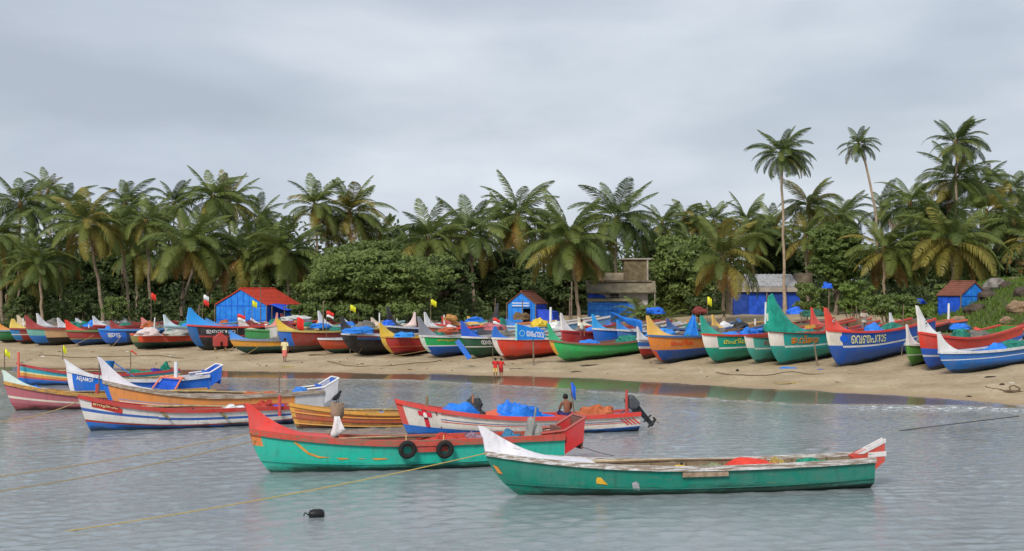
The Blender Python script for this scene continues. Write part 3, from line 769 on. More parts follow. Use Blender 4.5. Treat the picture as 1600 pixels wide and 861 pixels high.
on_beach('small white, blue and red boat behind the orange and blue boat', (1006, 562), (994, 527), (992, 509), Y=93.5, L=8, hull=(205, 205, 208), hornc=(205, 205, 205), paint_rules=[(0, 1, .66, .86, (28, 96, 180))], bottom=(.55, (176, 46, 42)), gun=(200, 200, 205), B=1.5, deg=60)
on_beach('orange over blue beached boat with yellow prow and red lettering', (1034, 569), (1007, 521), (1005, 491), hull=(206, 122, 48), bottom=(.52, (18, 78, 160)), gun=(60, 98, 150), hornc=(222, 170, 82), th=.26, paint_rules=[(0, .02, 0, .5, (190, 80, 50))], letters=[('മഹിമ', .12, .28, .68, .88, (206, 60, 44), None)], gunwear=.5)
on_beach('turquoise beached boat with red rail and yellow name on white bow', (1117, 569), (1091, 519), (1088, 491), hull=(26, 152, 132), gun=(186, 58, 40), hornc=(30, 150, 130), th=.22, paint_rules=[(0, .075, .58, 1, (214, 210, 206)), (.075, 1, .53, .58, (214, 210, 206))], letters=[('മഹിമ', .11, .28, .70, .90, (240, 205, 90), (20, 20, 20))], gunwear=.35)
on_beach('turquoise boat squeezed between two larger turquoise boats', (1182, 566), (1157, 521), None, L=10, B=1.5, Y=87.5, hull=(70, 160, 150), gun=(150, 50, 44), paint_rules=[(0, .05, .6, 1, (214, 210, 206)), (.05, 1, .55, .6, (205, 205, 200))], letters=[('മഹി', .13, .25, .72, .90, (160, 60, 50), None)])
BT, hBT = on_beach('turquoise beached boat with its prow wrapped in green tarpaulin', (1218, 572), (1194, 514), (1192, 488), hull=(30, 150, 142), gun=(190, 58, 40), hornc=(190, 195, 180), paint_rules=[(0, .075, .60, 1, (214, 208, 200)), (.075, 1, .55, .60, (205, 212, 205))], letters=[('ജ.വിജയ', .12, .33, .66, .92, (232, 130, 40), (120, 60, 30))], gunwear=.35)
BB, hBB = on_beach('big blue beached boat with red prow and long white and gold name', (1310, 575), (1283, 512), (1280, 478), hull=(20, 84, 178), gun=(206, 52, 38), hornc=(214, 58, 36), th=.26, hornw=.07, paint_rules=[(0, .075, .62, 1, (214, 208, 196)), (.075, 1, .56, .61, (214, 210, 200))], letters=[('െവഞപനാട', .13, .42, .66, .90, (235, 215, 160), (20, 30, 60))], gunwear=.35)
on_beach('narrow green beached boat with white prow beside the big blue boat', (1426, 574), (1410, 535), (1407, 505), deg=58, B=1.6, L=9, hull=(82, 150, 56), gun=(200, 205, 195), hornc=(212, 212, 210), paint_rules=[(0, 1, .55, .6, (200, 205, 190))])
BE, hBE = on_beach('blue and red beached boat with tall white prow bearing a painted eye', (1452, 580), (1427, 516), (1421, 475), B=1.9, hull=(24, 88, 190), gun=(206, 58, 44), hornc=(216, 214, 212), th=.26, paint_rules=[(0, 1, .62, 1, (206, 60, 42)), (0, 1, .40, .45, (205, 210, 215))], inner=(70, 130, 60), Hm=1.45)
on_beach('bright blue beached boat with white prow and white thwarts at the right edge', (1490, 585), (1458, 547), (1457, 519), deg=32, L=10.5, B=1.8, hull=(26, 100, 178), gun=(196, 198, 202), hornc=(205, 205, 206), th=.2, paint_rules=[(0, 1, .66, .70, (205, 210, 214))], inner=(40, 110, 190), thc=(205, 200, 190), thwarts=7, Hm=1.05)
# painted eyes
for e_, h_ in ((BE, hBE), (BB, hBB)):
    x, y, z = h_.pt(.02, 1.0, -1)
    for rr_, cc, dy in ((.13, (235, 235, 235), .0), (.07, (20, 20, 25), .015)):
        q = MB(); q.v = [(x + .12 + rr_ * 1.2 * math.cos(a), y - .10 - dy, z + .55 + rr_ * .6 * math.sin(a)) for a in lin(0, 5.9, 12)]; q.face(list(range(12)))
        q.build('painted_eye', plain(cc, .5), e_)
    MB().prism([(x - .10, z + .66), (x + .12, z + .76), (x + .36, z + .68), (x + .12, z + .72)], y - .13, y - .10).build('painted_brow', plain((20, 20, 25), .5), e_)

GD = 'boats drawn up in the second row'
def row2(label, px, tip, stem_y, Y, hull, hornc, gun, deg=56, **kw):
    k = FPX / Y
    return on_beach(label, (px + 12, 0), (px, stem_y), (px - 1, tip), deg=deg, L=9.5, B=1.8, Y=Y, hull=hull, hornc=hornc, gun=gun, far=True, group=GD, ribs=False, Hm=None, **kw)
row2('second-row boat with white curled prow at the far left', 62, 489, 508, 118.5, (150, 60, 56), (206, 206, 210), (190, 190, 190))
row2('second-row red boat with white prow beside the red and blue boat', 94, 496, 511, 118, (160, 60, 50), (206, 206, 210), (60, 80, 130))
row2('second-row dark red boat with white-topped prow', 149, 493, 507, 116, (150, 56, 52), (206, 206, 210), (170, 60, 56))
row2('second-row dark red boat behind the blue scrollwork boat', 176, 500, 511, 114, (140, 50, 46), (150, 54, 50), (150, 60, 56))
row2('second-row cyan and white boat left of the black lettered boat', 259, 491, 508, 114, (190, 196, 200), (190, 205, 210), (130, 180, 190))
row2('second-row blue boat behind the black lettered boat', 322, 497, 505, 111.5, (40, 130, 190), (40, 120, 190), (196, 110, 90), deg=30)
row2('second-row green and white boat behind the yellow boat', 374, 493, 513, 109, (60, 140, 80), (196, 190, 180), (90, 150, 90), deg=40)
row2('second-row boat with a pale pink prow', 420, 489, 508, 109, (190, 190, 190), (205, 130, 120), (200, 150, 140), deg=110)
row2('second-row boat with a dark red upright prow', 441, 489, 510, 110, (130, 60, 50), (120, 46, 44), (150, 100, 80))
row2('second-row boat with a tan yellow prow', 487, 494, 509, 109, (150, 140, 120), (206, 160, 80), (190, 170, 130), deg=115)
row2('second-row teal boat with a tall pale prow', 499, 485, 506, 108, (100, 160, 155), (205, 203, 205), (170, 200, 200))
row2('second-row boat with a tall black prow and blue interior', 606, 478, 508, 105, (50, 50, 54), (34, 32, 36), (200, 205, 210))
row2('second-row boat with a white bent prow', 634, 488, 508, 107, (150, 150, 150), (214, 190, 184), (180, 170, 165), deg=118)
row2('second-row boat with a white carved prow', 664, 487, 508, 103.5, (180, 90, 60), (206, 206, 208), (200, 190, 185))
row2('second-row boat with blue and red sides behind the grey prow', 704, 496, 508, 107, (50, 120, 170), (206, 140, 70), (160, 60, 56), deg=30)
row2('second-row boat with a slim black prow tied with orange cloth', 762, 474, 506, 101.5, (70, 70, 74), (44, 42, 44), (200, 60, 56), deg=128)
row2('second-row boat with a leaning white and red prow', 876, 488, 515, 98.5, (170, 40, 44), (214, 208, 206), (170, 44, 50))
row2('second-row blue and white boat behind the bright green boat', 925, 490, 512, 99.5, (34, 100, 190), (40, 150, 215), (205, 205, 210), deg=48)
row2('second-row boat with white rails and a blue prow', 963, 499, 514, 99, (60, 110, 170), (50, 130, 200), (205, 205, 210), deg=48)
row2('second-row red boat with a tan yellow prow', 1110, 491, 511, 97.5, (176, 54, 46), (222, 172, 88), (200, 160, 100))
row2('second-row dark blue boat with a square bow on the sand', 1040, 497, 511, 101, (44, 84, 140), (44, 84, 140), (80, 110, 150))
row2('second-row boat with a coral red prow', 1264, 480, 505, 96, (200, 120, 60), (214, 74, 62), (206, 90, 70))
row2('second-row black boat with a white prow and white letters', 1386, 488, 512, 95, (34, 34, 38), (206, 206, 210), (170, 60, 60), deg=52)
row2('second-row orange and blue boat beyond the white eyed prow', 1520, 512, 520, 93, (60, 110, 160), (206, 60, 44), (214, 96, 60), deg=10)

for i_, (lb_, px_, tip_, sy_, Y_, hu_, ho_, gu_, dg_) in enumerate((
    ('far grey boat with a cream prow among the second row at left', 30, 492, 508, 123, (150, 150, 146), (206, 190, 160), (150, 120, 100), 50),
    ('far blue boat with a white rail behind the leftmost prows', 120, 497, 508, 122, (40, 100, 170), (190, 195, 200), (205, 205, 205), 44),
    ('far red and white boat behind the pink cabin box', 222, 496, 507, 118, (176, 60, 52), (205, 120, 110), (205, 200, 196), 40),
    ('far orange boat with a blue rail left of the red-roofed hut', 292, 495, 505, 119, (200, 110, 60), (60, 130, 190), (50, 120, 190), 35),
    ('far white boat in front of the red-roofed hut wall', 392, 497, 508, 115, (200, 200, 200), (205, 205, 208), (160, 80, 70), 36),
    ('far yellow boat between the two dark prows', 462, 497, 508, 114, (196, 150, 70), (190, 150, 80), (120, 80, 60), 60),
    ('far blue and white boat under the low shrubs', 536, 498, 509, 112, (60, 130, 190), (205, 205, 208), (205, 205, 208), 36),
    ('far brown boat with a pale rail under the low shrubs', 580, 496, 508, 111.5, (150, 96, 70), (196, 180, 160), (190, 180, 165), 40),
    ('far teal boat with red rail behind the white carved prow', 690, 494, 506, 109.5, (70, 140, 140), (176, 70, 60), (176, 70, 60), 34),
    ('far blue boat with yellow rail left of the small blue hut', 730, 494, 505, 110, (40, 110, 190), (206, 170, 80), (206, 170, 80), 38),
    ('far light blue boat right of the slim black prow', 792, 497, 508, 107, (110, 160, 200), (60, 120, 190), (205, 205, 205), 36),
    ('far red and cream boat behind the leaning white and red prow', 902, 495, 508, 108, (176, 56, 50), (206, 190, 170), (170, 60, 56), 40),
    ('far dark blue boat under the slung blue tarpaulin', 945, 500, 511, 106.5, (30, 70, 140), (60, 110, 180), (190, 195, 200), 36),
    ('far green boat beside the dark blue square bow', 1072, 500, 511, 104, (70, 130, 80), (206, 140, 70), (190, 180, 160), 36),
    ('far white boat behind the turquoise boats', 1150, 497, 510, 102.5, (190, 195, 198), (60, 110, 170), (150, 60, 56), 40),
    ('far blue boat with orange rail behind the standing man', 1330, 503, 512, 98.5, (60, 120, 180), (214, 110, 70), (214, 96, 60), 24))):
    row2(lb_, px_, tip_, sy_, Y_, hu_, ho_, gu_, deg=dg_, wear=.5)
on_hull(BB, hBB, .085, .80, [[(.30 * math.cos(a), .22 * math.sin(a)) for a in lin(0, 6.0, 18)]], 'painted_disc', plain((20, 92, 205), .5), .02)
# ------------------------------------------------------------------ coconut palms
def frond_mesh(seed, mat, droop, length=4.7, pairs=60):
    rng = np.random.RandomState(seed)
    n = 14; s = np.linspace(0, 1, n)
    ang = -droop * s ** 1.35
    dx = np.cos(ang) * length / (n - 1); dz = np.sin(ang) * length / (n - 1)
    px = np.concatenate([[0], np.cumsum(dx[1:])]); pz = np.concatenate([[0], np.cumsum(dz[1:])])
    side = rng.uniform(-.25, .25) * s ** 2 * length * .4
    V, F = [], []
    for i in range(n):                       # rachis, a tapering three-sided rod
        r = .045 * (1 - .85 * s[i])
        V += [(px[i], side[i] - r, pz[i]), (px[i], side[i] + r, pz[i]), (px[i], side[i], pz[i] - r * 1.2)]
    for i in range(n - 1):
        for k in range(3):
            F.append((i * 3 + k, i * 3 + (k + 1) % 3, i * 3 + 3 + (k + 1) % 3, i * 3 + 3 + k))
    for k in range(pairs):
        u = .14 + .86 * (k + .3) / pairs
        x = np.interp(u, s, px); z = np.interp(u, s, pz); y = np.interp(u, s, side); a = np.interp(u, s, ang)
        ll = 1.12 * (math.sin(math.pi * min(1, (u * .86 + .12))) ** .7) * (.9 + .2 * rng.rand())
        for sd in (-1, 1):
            if rng.rand() < .06: continue
            fw = .55 + .25 * rng.rand()
            hang = .55 + .6 * rng.rand() + .25 * abs(droop) * .5
            d1 = Vector((math.cos(a) * fw, sd, math.sin(a) * fw - .05)).normalized()
            p0 = Vector((x, y, z)); p1 = p0 + d1 * ll * .55
            d2 = Vector((d1.x, d1.y, d1.z - hang * 1.4)).normalized(); p2 = p1 + d2 * ll * .5
            w = .030 + .014 * rng.rand()
            wv = Vector((math.cos(a), 0, math.sin(a))) * w
            b = len(V)
            V += [tuple(p0 - wv * .6), tuple(p0 + wv * .6), tuple(p1 + wv), tuple(p1 - wv), tuple(p2 + wv * .2), tuple(p2 - wv * .2)]
            F += [(b, b + 1, b + 2, b + 3), (b + 3, b + 2, b + 4, b + 5)]
    return np_mesh('frond', V, F, mat)
FG = leafmat('frond_green', (.115, .155, .034), (.225, .265, .070), .38)
FD = leafmat('frond_deep_green', (.080, .120, .032), (.165, .210, .060), .36)
FY = leafmat('frond_yellow', (.19, .175, .035), (.34, .28, .065), .3)
FO = leafmat('frond_dry', (.26, .15, .04), (.38, .23, .07), .25)
FR = {}
for mi_, m_ in enumerate((FG, FD, FY, FO)):
    FR[mi_] = [frond_mesh(10 * mi_ + i, m_, d) for i, d in enumerate((.55, .95, 1.4, 1.8, 2.3))]
BARK = plain((126, 112, 96), .9, .4, 3.0, .6)
BARKP = plain((150, 132, 112), .9, .35, 2.2, .6)
HEART = plain((112, 92, 58), .9, .4, 8, .6)
NUT = plain((120, 110, 50), .6, .4, 5, .2)
def palm(label, crown, base, Y, size=1.0, n=26, tint='g', old=.2, tilt=.12, seed=0, up=1.0, bend=0.0, curve=1.5):
    """crown: pixel of the crown's heart; base: pixel column of the foot; Y: distance"""
    r = random.Random(seed * 13 + 5)
    size *= .76 if crown[1] < 260 else (.88 if size > 1.1 else .86)
    X0 = (base - CXP) / FPX * Y; z0 = gzs(X0, Y)
    c = at(crown[0], crown[1], Y); H = c.z - z0; dxc = c.x - X0
    e = empty('coconut_palm', (X0, Y, z0 - .1), 0, label, 'palm tree', 'coconut palms behind the beach')
    dy = r.uniform(-.6, .6); wind = r.uniform(.05, .55); n = int(n * r.uniform(1.05, 1.4)); up = up * r.uniform(.88, 1.06)
    pts, rad = [], []
    for i in range(11):
        s = i / 10
        pts.append((dxc * (s ** curve) + bend * math.sin(math.pi * s) + .06 * math.sin(i * 2.1 + seed), dy * s * s, (H + .1) * s))
        rad.append((.17 + .13 * max(0, 1 - s * 7) - .05 * s) * (.9 if size < .8 else 1.0))
    MB().tube(pts, rad, 8).build('trunk', BARKP if r.random() < .5 else BARK, e)
    top = Vector(pts[-1])
    MB().ell([(0, 0, -.5, .14, .14), (0, 0, -.2, .30 * size, .30 * size), (0, 0, .15, .26 * size, .26 * size), (0, 0, .6, .08, .08)], 8).build('heart', HEART, e, top)
    ti = {'g': (0, 0, 0, 1), 'd': (1, 1, 0), 'y': (0, 2, 0, 0), 'm': (0, 1, 0, 2)}[tint]
    for i in range(n):
        f = (i + .5) / n                       # 0 youngest and upright, 1 oldest and hanging
        az = i * 2.39996 + r.uniform(-.45, .45); az -= wind * math.sin(az)
        el = (1.38 - 1.95 * f ** .9) * up + r.uniform(-.10, .10)
        mat_i = r.choice(ti)
        if f > .72 and r.random() < old: mat_i = 2
        if f > .86 and r.random() < old * .8: mat_i = 3
        vi = min(4, max(0, int(.6 + (1 - abs(f - .45)) * 2.4 + r.uniform(-.6, .6))))
        if f < .15: vi = 0 if r.random() < .6 else 1
        el += tilt * math.cos(az) * -1.2
        o = link('frond', FR[mat_i][vi], e, top + Vector((0, 0, .2 - .25 * f)), (r.uniform(-.35, .35), -el, az))
        sc = size * (.80 + .28 * math.sin(math.pi * min(1, .18 + f * .8))) * r.uniform(.78, 1.12)
        o.scale = (sc, sc, sc)
    for k in range(3):
        a = r.uniform(0, 6.28)
        q = MB()
        for j in range(5):
            p = Vector((math.cos(a + .5 * j) * .32, math.sin(a + .5 * j) * .32, -.35 - .14 * (j % 3)))
            q.ell([(p.x, p.y, p.z - .12, .03, .03), (p.x, p.y, p.z - .05, .11, .11), (p.x, p.y, p.z + .05, .11, .11), (p.x, p.y, p.z + .13, .03, .03)], 7)
        q.build('coconut_bunch', NUT, e, top)
    return e
PALMS = [  # label, crown px, base px, distance, size, fronds, tint, old, extra
 ('coconut palm cut by the left edge of the photo', (-8, 372), 4, 132, .95, 24, 'g', .3),
 ('tall dark coconut palm, first full crown from the left', (34, 322), 28, 138, 1.10, 30, 'd', .2),
 ('small distant palm crown peeping between the first two tall palms', (78, 303), 82, 165, .85, 20, 'y', .2),
 ('low coconut palm with two thin trunks below the far left crowns', (62, 412), 66, 127, .90, 26, 'd', .3),
 ('coconut palm with orange drooping fronds and a leaning pale trunk at left', (138, 352), 162, 128, 1.12, 30, 'm', .9),
 ('coconut palm behind the orange-fronded palm, crown just left of it', (104, 322), 108, 150, 1.0, 26, 'd', .2),
 ('coconut palm right of the orange-fronded palm, leaning left', (184, 352), 203, 133, 1.0, 26, 'g', .7),
 ('tall coconut palm with feathery dark top above its leaning neighbours', (196, 322), 190, 148, 1.0, 26, 'd', .2),
 ('slender palm with a small crown on a straight bare pole-like trunk', (230, 348), 235, 130, .78, 20, 'g', .6),
 ('palm crown half hidden behind the large drooping palm at left centre', (272, 322), 268, 158, .95, 24, 'd', .3),
 ('large drooping coconut palm left of the red-roofed hut', (292, 388), 282, 126, 1.22, 32, 'g', .45),
 ('tall windblown palm, left of the twin crowns above the red-roofed hut', (332, 312), 330, 150, 1.08, 28, 'g', .4),
 ('tall palm with yellowing fronds, right of the twin crowns above the hut', (357, 318), 362, 158, 1.05, 26, 'm', .7),
 ('broad coconut palm whose fronds hang just above the red-roofed hut', (374, 400), 300, 129, 1.15, 30, 'g', .5),
 ('narrow palm crown beyond, between the twin crowns and the next palm', (404, 345), 402, 165, 1.0, 20, 'd', .1),
 ('broad coconut palm right above the red roof and left of the leafy tree', (449, 398), 452, 130, 1.22, 32, 'g', .45),
 ('tall palm left of the pair above the big leafy tree', (493, 325), 500, 150, 1.10, 28, 'm', .6),
 ('tall palm with golden fronds, right of the pair above the leafy tree', (546, 335), 550, 152, 1.18, 30, 'y', .8),
 ('short palm with yellow hanging fronds between that tall pair', (512, 358), 515, 156, .9, 22, 'y', .9),
 ('coconut palm with plume-like upright fronds right of the leafy tree', (668, 378), 664, 135, 1.12, 28, 'g', .5),
 ('coconut palm above a thin straight trunk, left of centre', (733, 368), 741, 137, 1.22, 30, 'd', .4),
 ('wide coconut palm with open crown at the centre of the photo', (810, 340), 818, 146, 1.25, 30, 'g', .5),
 ('yellow-tinged palm crown half hidden behind the central wide palm', (785, 352), 790, 160, .95, 22, 'y', .7),
 ('large coconut palm with reddish heart directly above the blue door hut', (888, 380), 905, 128, 1.28, 34, 'g', .35),
 ('tall windswept coconut palm over the concrete water tank', (962, 345), 962, 143, 1.28, 32, 'd', .3),
 ('small far palm just right of the windswept palm', (1034, 352), 1036, 175, .95, 20, 'd', .3),
 ('far palm with an upright crown, first of the yellowish group', (1068, 342), 1070, 180, .95, 20, 'y', .5),
 ('far palm with golden crown, second of the yellowish group', (1092, 354), 1093, 178, .95, 22, 'y', .9),
 ('far green palm right of the golden crown', (1116, 348), 1118, 182, .95, 20, 'g', .4),
 ('far palm crown left of the tallest lone palm', (1165, 348), 1168, 172, 1.05, 22, 'd', .3),
 ('coconut palm with yellow hanging fronds in front of the grey-roofed shed', (1128, 408), 1131, 125, 1.18, 30, 'm', .8),
 ('coconut palm crown behind, touching the shed palm on its right', (1176, 372), 1180, 150, 1.05, 26, 'm', .7),
 ('tall lone coconut palm with star-shaped crown, left of the two tallest', (1221, 243), 1226, 136, 1.02, 30, 'd', .25),
 ('tall leaning palm with a small ragged crown and curved trunk', (1341, 228), 1366, 136, .66, 22, 'd', .3),
 ('coconut palm with bright green upright fronds below the tall lone palm', (1264, 325), 1266, 142, 1.02, 26, 'y', .6),
 ('low palm with yellow hanging fronds just right of the tall lone palm', (1258, 372), 1262, 138, .85, 20, 'y', .9),
 ('far palm crown left of the tall leaning trunk', (1318, 338), 1322, 168, 1.0, 22, 'd', .3),
 ('far palm crown immediately right of the tall leaning trunk', (1376, 330), 1378, 168, 1.0, 22, 'd', .3),
 ('coconut palm with golden lower fronds at the foot of the leaning trunk', (1379, 392), 1382, 130, 1.12, 30, 'm', .9),
 ('dark palm between the leaning trunk and the tall right-hand palm', (1420, 322), 1422, 155, 1.15, 26, 'd', .3),
 ('tallest palm near the right edge with a compact crown', (1496, 226), 1494, 140, .98, 30, 'd', .2),
 ('palm crown stacked just below the tallest right-hand palm', (1492, 282), 1496, 146, 1.12, 28, 'd', .3),
 ('dark palm crown left of the stacked right-hand crowns', (1455, 335), 1452, 150, 1.1, 26, 'd', .4),
 ('large low coconut palm with golden skirt above the brown-roofed hut', (1487, 380), 1490, 126, 1.30, 34, 'm', .8),
 ('palm with orange hanging fronds right of the golden-skirted palm', (1540, 335), 1536, 140, 1.15, 28, 'y', .9),
 ('dark palm at the right edge behind the orange-fronded palm', (1582, 350), 1590, 136, 1.15, 26, 'd', .4),
 ('far dark palm tops beyond the orange-fronded palm', (1578, 300), 1580, 165, 1.0, 22, 'd', .2),
 ('far palm crown right of the stacked crowns', (1530, 292), 1532, 160, 1.0, 24, 'd', .3),
 ('coconut palm cut by the right edge of the photo', (1618, 378), 1618, 132, 1.15, 26, 'm', .6),
 ('short green palm filling the gap left of the orange-fronded palm', (92, 392), 96, 142, 1.0, 24, 'g', .4),
 ('palm crown low between the leaning palms and the slender palm', (212, 398), 214, 145, 1.0, 24, 'g', .5),
 ('yellowish palm crown beyond the slender palm', (250, 362), 252, 152, 1.0, 24, 'y', .5),
 ('green palm crown left of the slender palm, behind its neighbours', (160, 372), 158, 156, 1.0, 24, 'g', .3),
 ('palm low at the far left edge under the tall dark crowns', (12, 400), 10, 146, 1.0, 24, 'g', .5),
 ('dark palm crown between the twin crowns and the broad palm', (410, 376), 412, 150, 1.0, 24, 'd', .3),
 ('small green palm right of the golden pair', (592, 372), 596, 160, .9, 22, 'g', .4),
 ('low green palm left of the plume-like palm', (640, 395), 640, 150, .9, 22, 'g', .4),
 ('green palm crown between the plume-like palm and its right neighbour', (702, 375), 702, 156, 1.0, 22, 'd', .4),
 ('green palm crown left of the reddish-hearted palm', (848, 372), 850, 152, 1.0, 24, 'g', .4),
 ('green palm crown right of the reddish-hearted palm', (926, 392), 926, 150, 1.0, 24, 'g', .5),
 ('low green palm behind the shed palm on its left', (1085, 396), 1086, 154, 1.0, 22, 'g', .4),
 ('green palm crown left of the bright upright-fronded palm', (1206, 362), 1208, 156, 1.0, 22, 'g', .4),
 ('green palm crown behind the rounded tree at right', (1300, 352), 1302, 160, 1.0, 22, 'g', .4),
 ('green palm crown between golden lower fronds and dark palm', (1440, 378), 1442, 148, 1.05, 24, 'g', .6),
 ('green palm crown beneath the orange-fronded palm', (1556, 388), 1558, 146, 1.05, 24, 'g', .5),
]
for i, (lb, cr, bs, Y, sz, n_, ti, od) in enumerate(PALMS):
    kw = {}
    if 'leaning palm with a small ragged' in lb: kw = dict(bend=.35, up=.9, tilt=.0, curve=3.6)
    if 'tall lone' in lb or 'tallest palm' in lb: kw = dict(tilt=.0)
    palm(lb, cr, bs, Y, sz, n_, ti, od, seed=i, **kw)
# the second thin stems beside the low left palm and the leaning palm
for lb, cr, bs, Y in (('young palm with a thin trunk beside the low palm at far left', (44, 436), 50, 129), ('coconut palm with a darker crown behind the large drooping palm', (318, 372), 283, 140)):
    palm(lb, cr, bs, Y, .85, 22, 'd', .4, seed=90 + bs)
def small_palm(label, px, py, Y, size, seed):
    p = at(px, py, Y); X, z = p.x, gzs(p.x, Y)
    r = random.Random(seed)
    e = empty('young_palm', (X, Y, z), 0, label, 'palm tree', 'young palms by the house')
    MB().ell([(0, 0, -.1, .16, .16), (0, 0, .5, .12, .12), (0, 0, .8, .05, .05)], 8).build('trunk', BARK, e)
    for i in range(13):
        f = i / 13
        o = link('frond', FR[0][r.choice((1, 2, 3))], e, (0, 0, .5), (r.uniform(-.3, .3), -(1.3 - 1.1 * f), i * 2.4 + r.uniform(-.3, .3)))
        s = size * r.uniform(.85, 1.1); o.scale = (s, s, s)
small_palm('young palm growing beside the blue-walled concrete house', 1003, 480, 126, .62, 1)
small_palm('small bushy palm on the sand right of the concrete house', 1040, 492, 122, .45, 2)

# ------------------------------------------------------------------ broadleaf trees and shrubs
def leaves(rng, centers, radii, per, size, flat=.6, upbias=.6):
    """numpy cloud of leaf quads: per leaves in each clump"""
    m = len(centers) * per
    C = np.repeat(centers, per, 0); Rr = np.repeat(radii, per, 0)[:, None]
    d = rng.normal(size=(m, 3)); d /= np.linalg.norm(d, axis=1)[:, None] + 1e-9
    rad = rng.rand(m, 1) ** .45
    P = C + d * rad * Rr * np.array([1, 1, flat])
    nrm = rng.normal(size=(m, 3)) * .6 + d * .6 + np.array([0, -.15, upbias]); nrm /= np.linalg.norm(nrm, axis=1)[:, None]
    tmp = rng.normal(size=(m, 3)); a = np.cross(nrm, tmp); a /= np.linalg.norm(a, axis=1)[:, None] + 1e-9; b = np.cross(nrm, a)
    s = size * (.6 + .8 * rng.rand(m, 1))
    V = np.stack([P - a * s * .95, P - b * s * .42 + a * s * .05, P + a * s * .95, P + b * s * .42 + a * s * .05], 1).reshape(-1, 3)
    return V, np.arange(m * 4).reshape(-1, 4)
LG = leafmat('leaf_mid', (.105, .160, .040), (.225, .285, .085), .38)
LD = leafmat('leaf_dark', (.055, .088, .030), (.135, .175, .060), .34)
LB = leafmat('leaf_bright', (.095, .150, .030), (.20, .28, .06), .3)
def tree(name, label, px, Y, top_y, bottom_y, wpx, mat, seed, clumps=150, per=60, leaf=.24, layered=False, trunk=True, group=None, cat='tree', depth=.8, base=None):
    """crown spans rows top_y..bottom_y and wpx columns at distance Y"""
    rng = np.random.RandomState(seed); r = random.Random(seed)
    k = FPX / Y; X = (px - CXP) / k; z0 = gzs(X, Y) if base is None else base
    zt = CAMH - (top_y - HY) / k; zb = max(z0 + .1, CAMH - (bottom_y - HY) / k)
    W = wpx / k / 2; H = (zt - zb)
    e = empty(name, (X, Y, z0), 0, label, cat, group)
    cs, rd = [], []
    for i in range(clumps):
        for _ in range(30):
            u = rng.uniform(-1, 1, 3); l = np.linalg.norm(u)
            if l < 1 and l > .35: break
        lob = 1 + .22 * math.sin(3 * math.atan2(u[1], u[0]) + seed) + .18 * math.sin(5 * u[2] + 2 * u[0] * 3 + seed)
        p = np.array([u[0] * W * lob * .9, u[1] * W * depth * lob * .9, (u[2] * .5 + .5) * H * (.86 + .14 * lob)])
        if layered: p[2] = (round(p[2] / H * 7 + .35 * math.sin(p[0] * .9 + seed)) / 7) * H + rng.normal() * .1
        p[2] += zb - z0
        p[2] = min(max(p[2], .25), zt - z0 - .3)
        cs.append(p); rd.append((.62 + .5 * rng.rand()) * min(1.5, max(.35, W * .21)))
    V, F = leaves(rng, np.array(cs), np.array(rd), per, leaf, .38 if layered else .62, .9 if layered else .45)
    link('crown', np_mesh('crown', V, F, mat), e)
    if trunk:
        q = MB(); hb = zb - z0 + H * .30
        q.tube([(0, 0, -.3), (.15, .1, hb * .5), (0, 0, hb)], [.34, .26, .2], 8)
        for c in cs[::max(1, len(cs) // 22)]:
            s = Vector((0, 0, hb * r.uniform(.45, 1)))
            mid = s.lerp(Vector(c), .5) + Vector((r.uniform(-.3, .3), r.uniform(-.3, .3), .35))
            q.tube([s, mid, Vector(c)], [.12, .075, .03], 5, cap=False)
        q.build('trunk', BARK, e)
    else:
        q = MB()
        for c in cs[::max(1, len(cs) // 9)]:
            q.tube([(c[0] * .3, c[1] * .3, -.1), (c[0] * .6, c[1] * .6, c[2] * .5), tuple(c)], [.04, .03, .012], 5, cap=False)
        q.build('stem', BARK, e)
    return e
GT = 'broadleaf trees behind the beach'
tree('almond_tree', 'wide layered leafy tree in front of the palms, right of the red-roofed hut', 572, 124, 392, 488, 232, LG, 1, 380, 75, .22, True, group=GT)
tree('broadleaf_tree', 'upper leafy tree mass peeping over the wide layered tree', 600, 146, 378, 430, 200, LG, 2, 170, 60, .25, True, group=GT)
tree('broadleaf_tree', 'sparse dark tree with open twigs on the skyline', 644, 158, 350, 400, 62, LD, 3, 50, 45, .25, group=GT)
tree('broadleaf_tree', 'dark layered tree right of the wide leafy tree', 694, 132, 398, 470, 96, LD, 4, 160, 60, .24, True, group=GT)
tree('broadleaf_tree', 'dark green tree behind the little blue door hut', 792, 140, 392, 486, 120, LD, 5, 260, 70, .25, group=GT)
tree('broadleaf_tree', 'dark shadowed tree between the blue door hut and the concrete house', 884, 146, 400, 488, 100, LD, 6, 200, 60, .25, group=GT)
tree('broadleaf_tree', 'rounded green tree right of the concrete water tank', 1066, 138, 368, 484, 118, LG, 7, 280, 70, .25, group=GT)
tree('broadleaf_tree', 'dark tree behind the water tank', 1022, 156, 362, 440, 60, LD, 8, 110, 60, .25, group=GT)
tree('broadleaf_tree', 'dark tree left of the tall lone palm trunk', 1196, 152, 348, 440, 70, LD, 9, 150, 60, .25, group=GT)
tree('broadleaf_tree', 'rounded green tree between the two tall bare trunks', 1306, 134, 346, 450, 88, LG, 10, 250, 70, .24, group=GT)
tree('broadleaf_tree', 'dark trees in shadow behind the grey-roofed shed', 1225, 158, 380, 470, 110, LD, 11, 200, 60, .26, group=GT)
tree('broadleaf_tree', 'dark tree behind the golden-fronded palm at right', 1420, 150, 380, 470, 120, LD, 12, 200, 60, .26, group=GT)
tree('broadleaf_tree', 'dark tree at the right edge above the grassy bank', 1580, 144, 392, 470, 110, LD, 13, 200, 60, .26, group=GT)
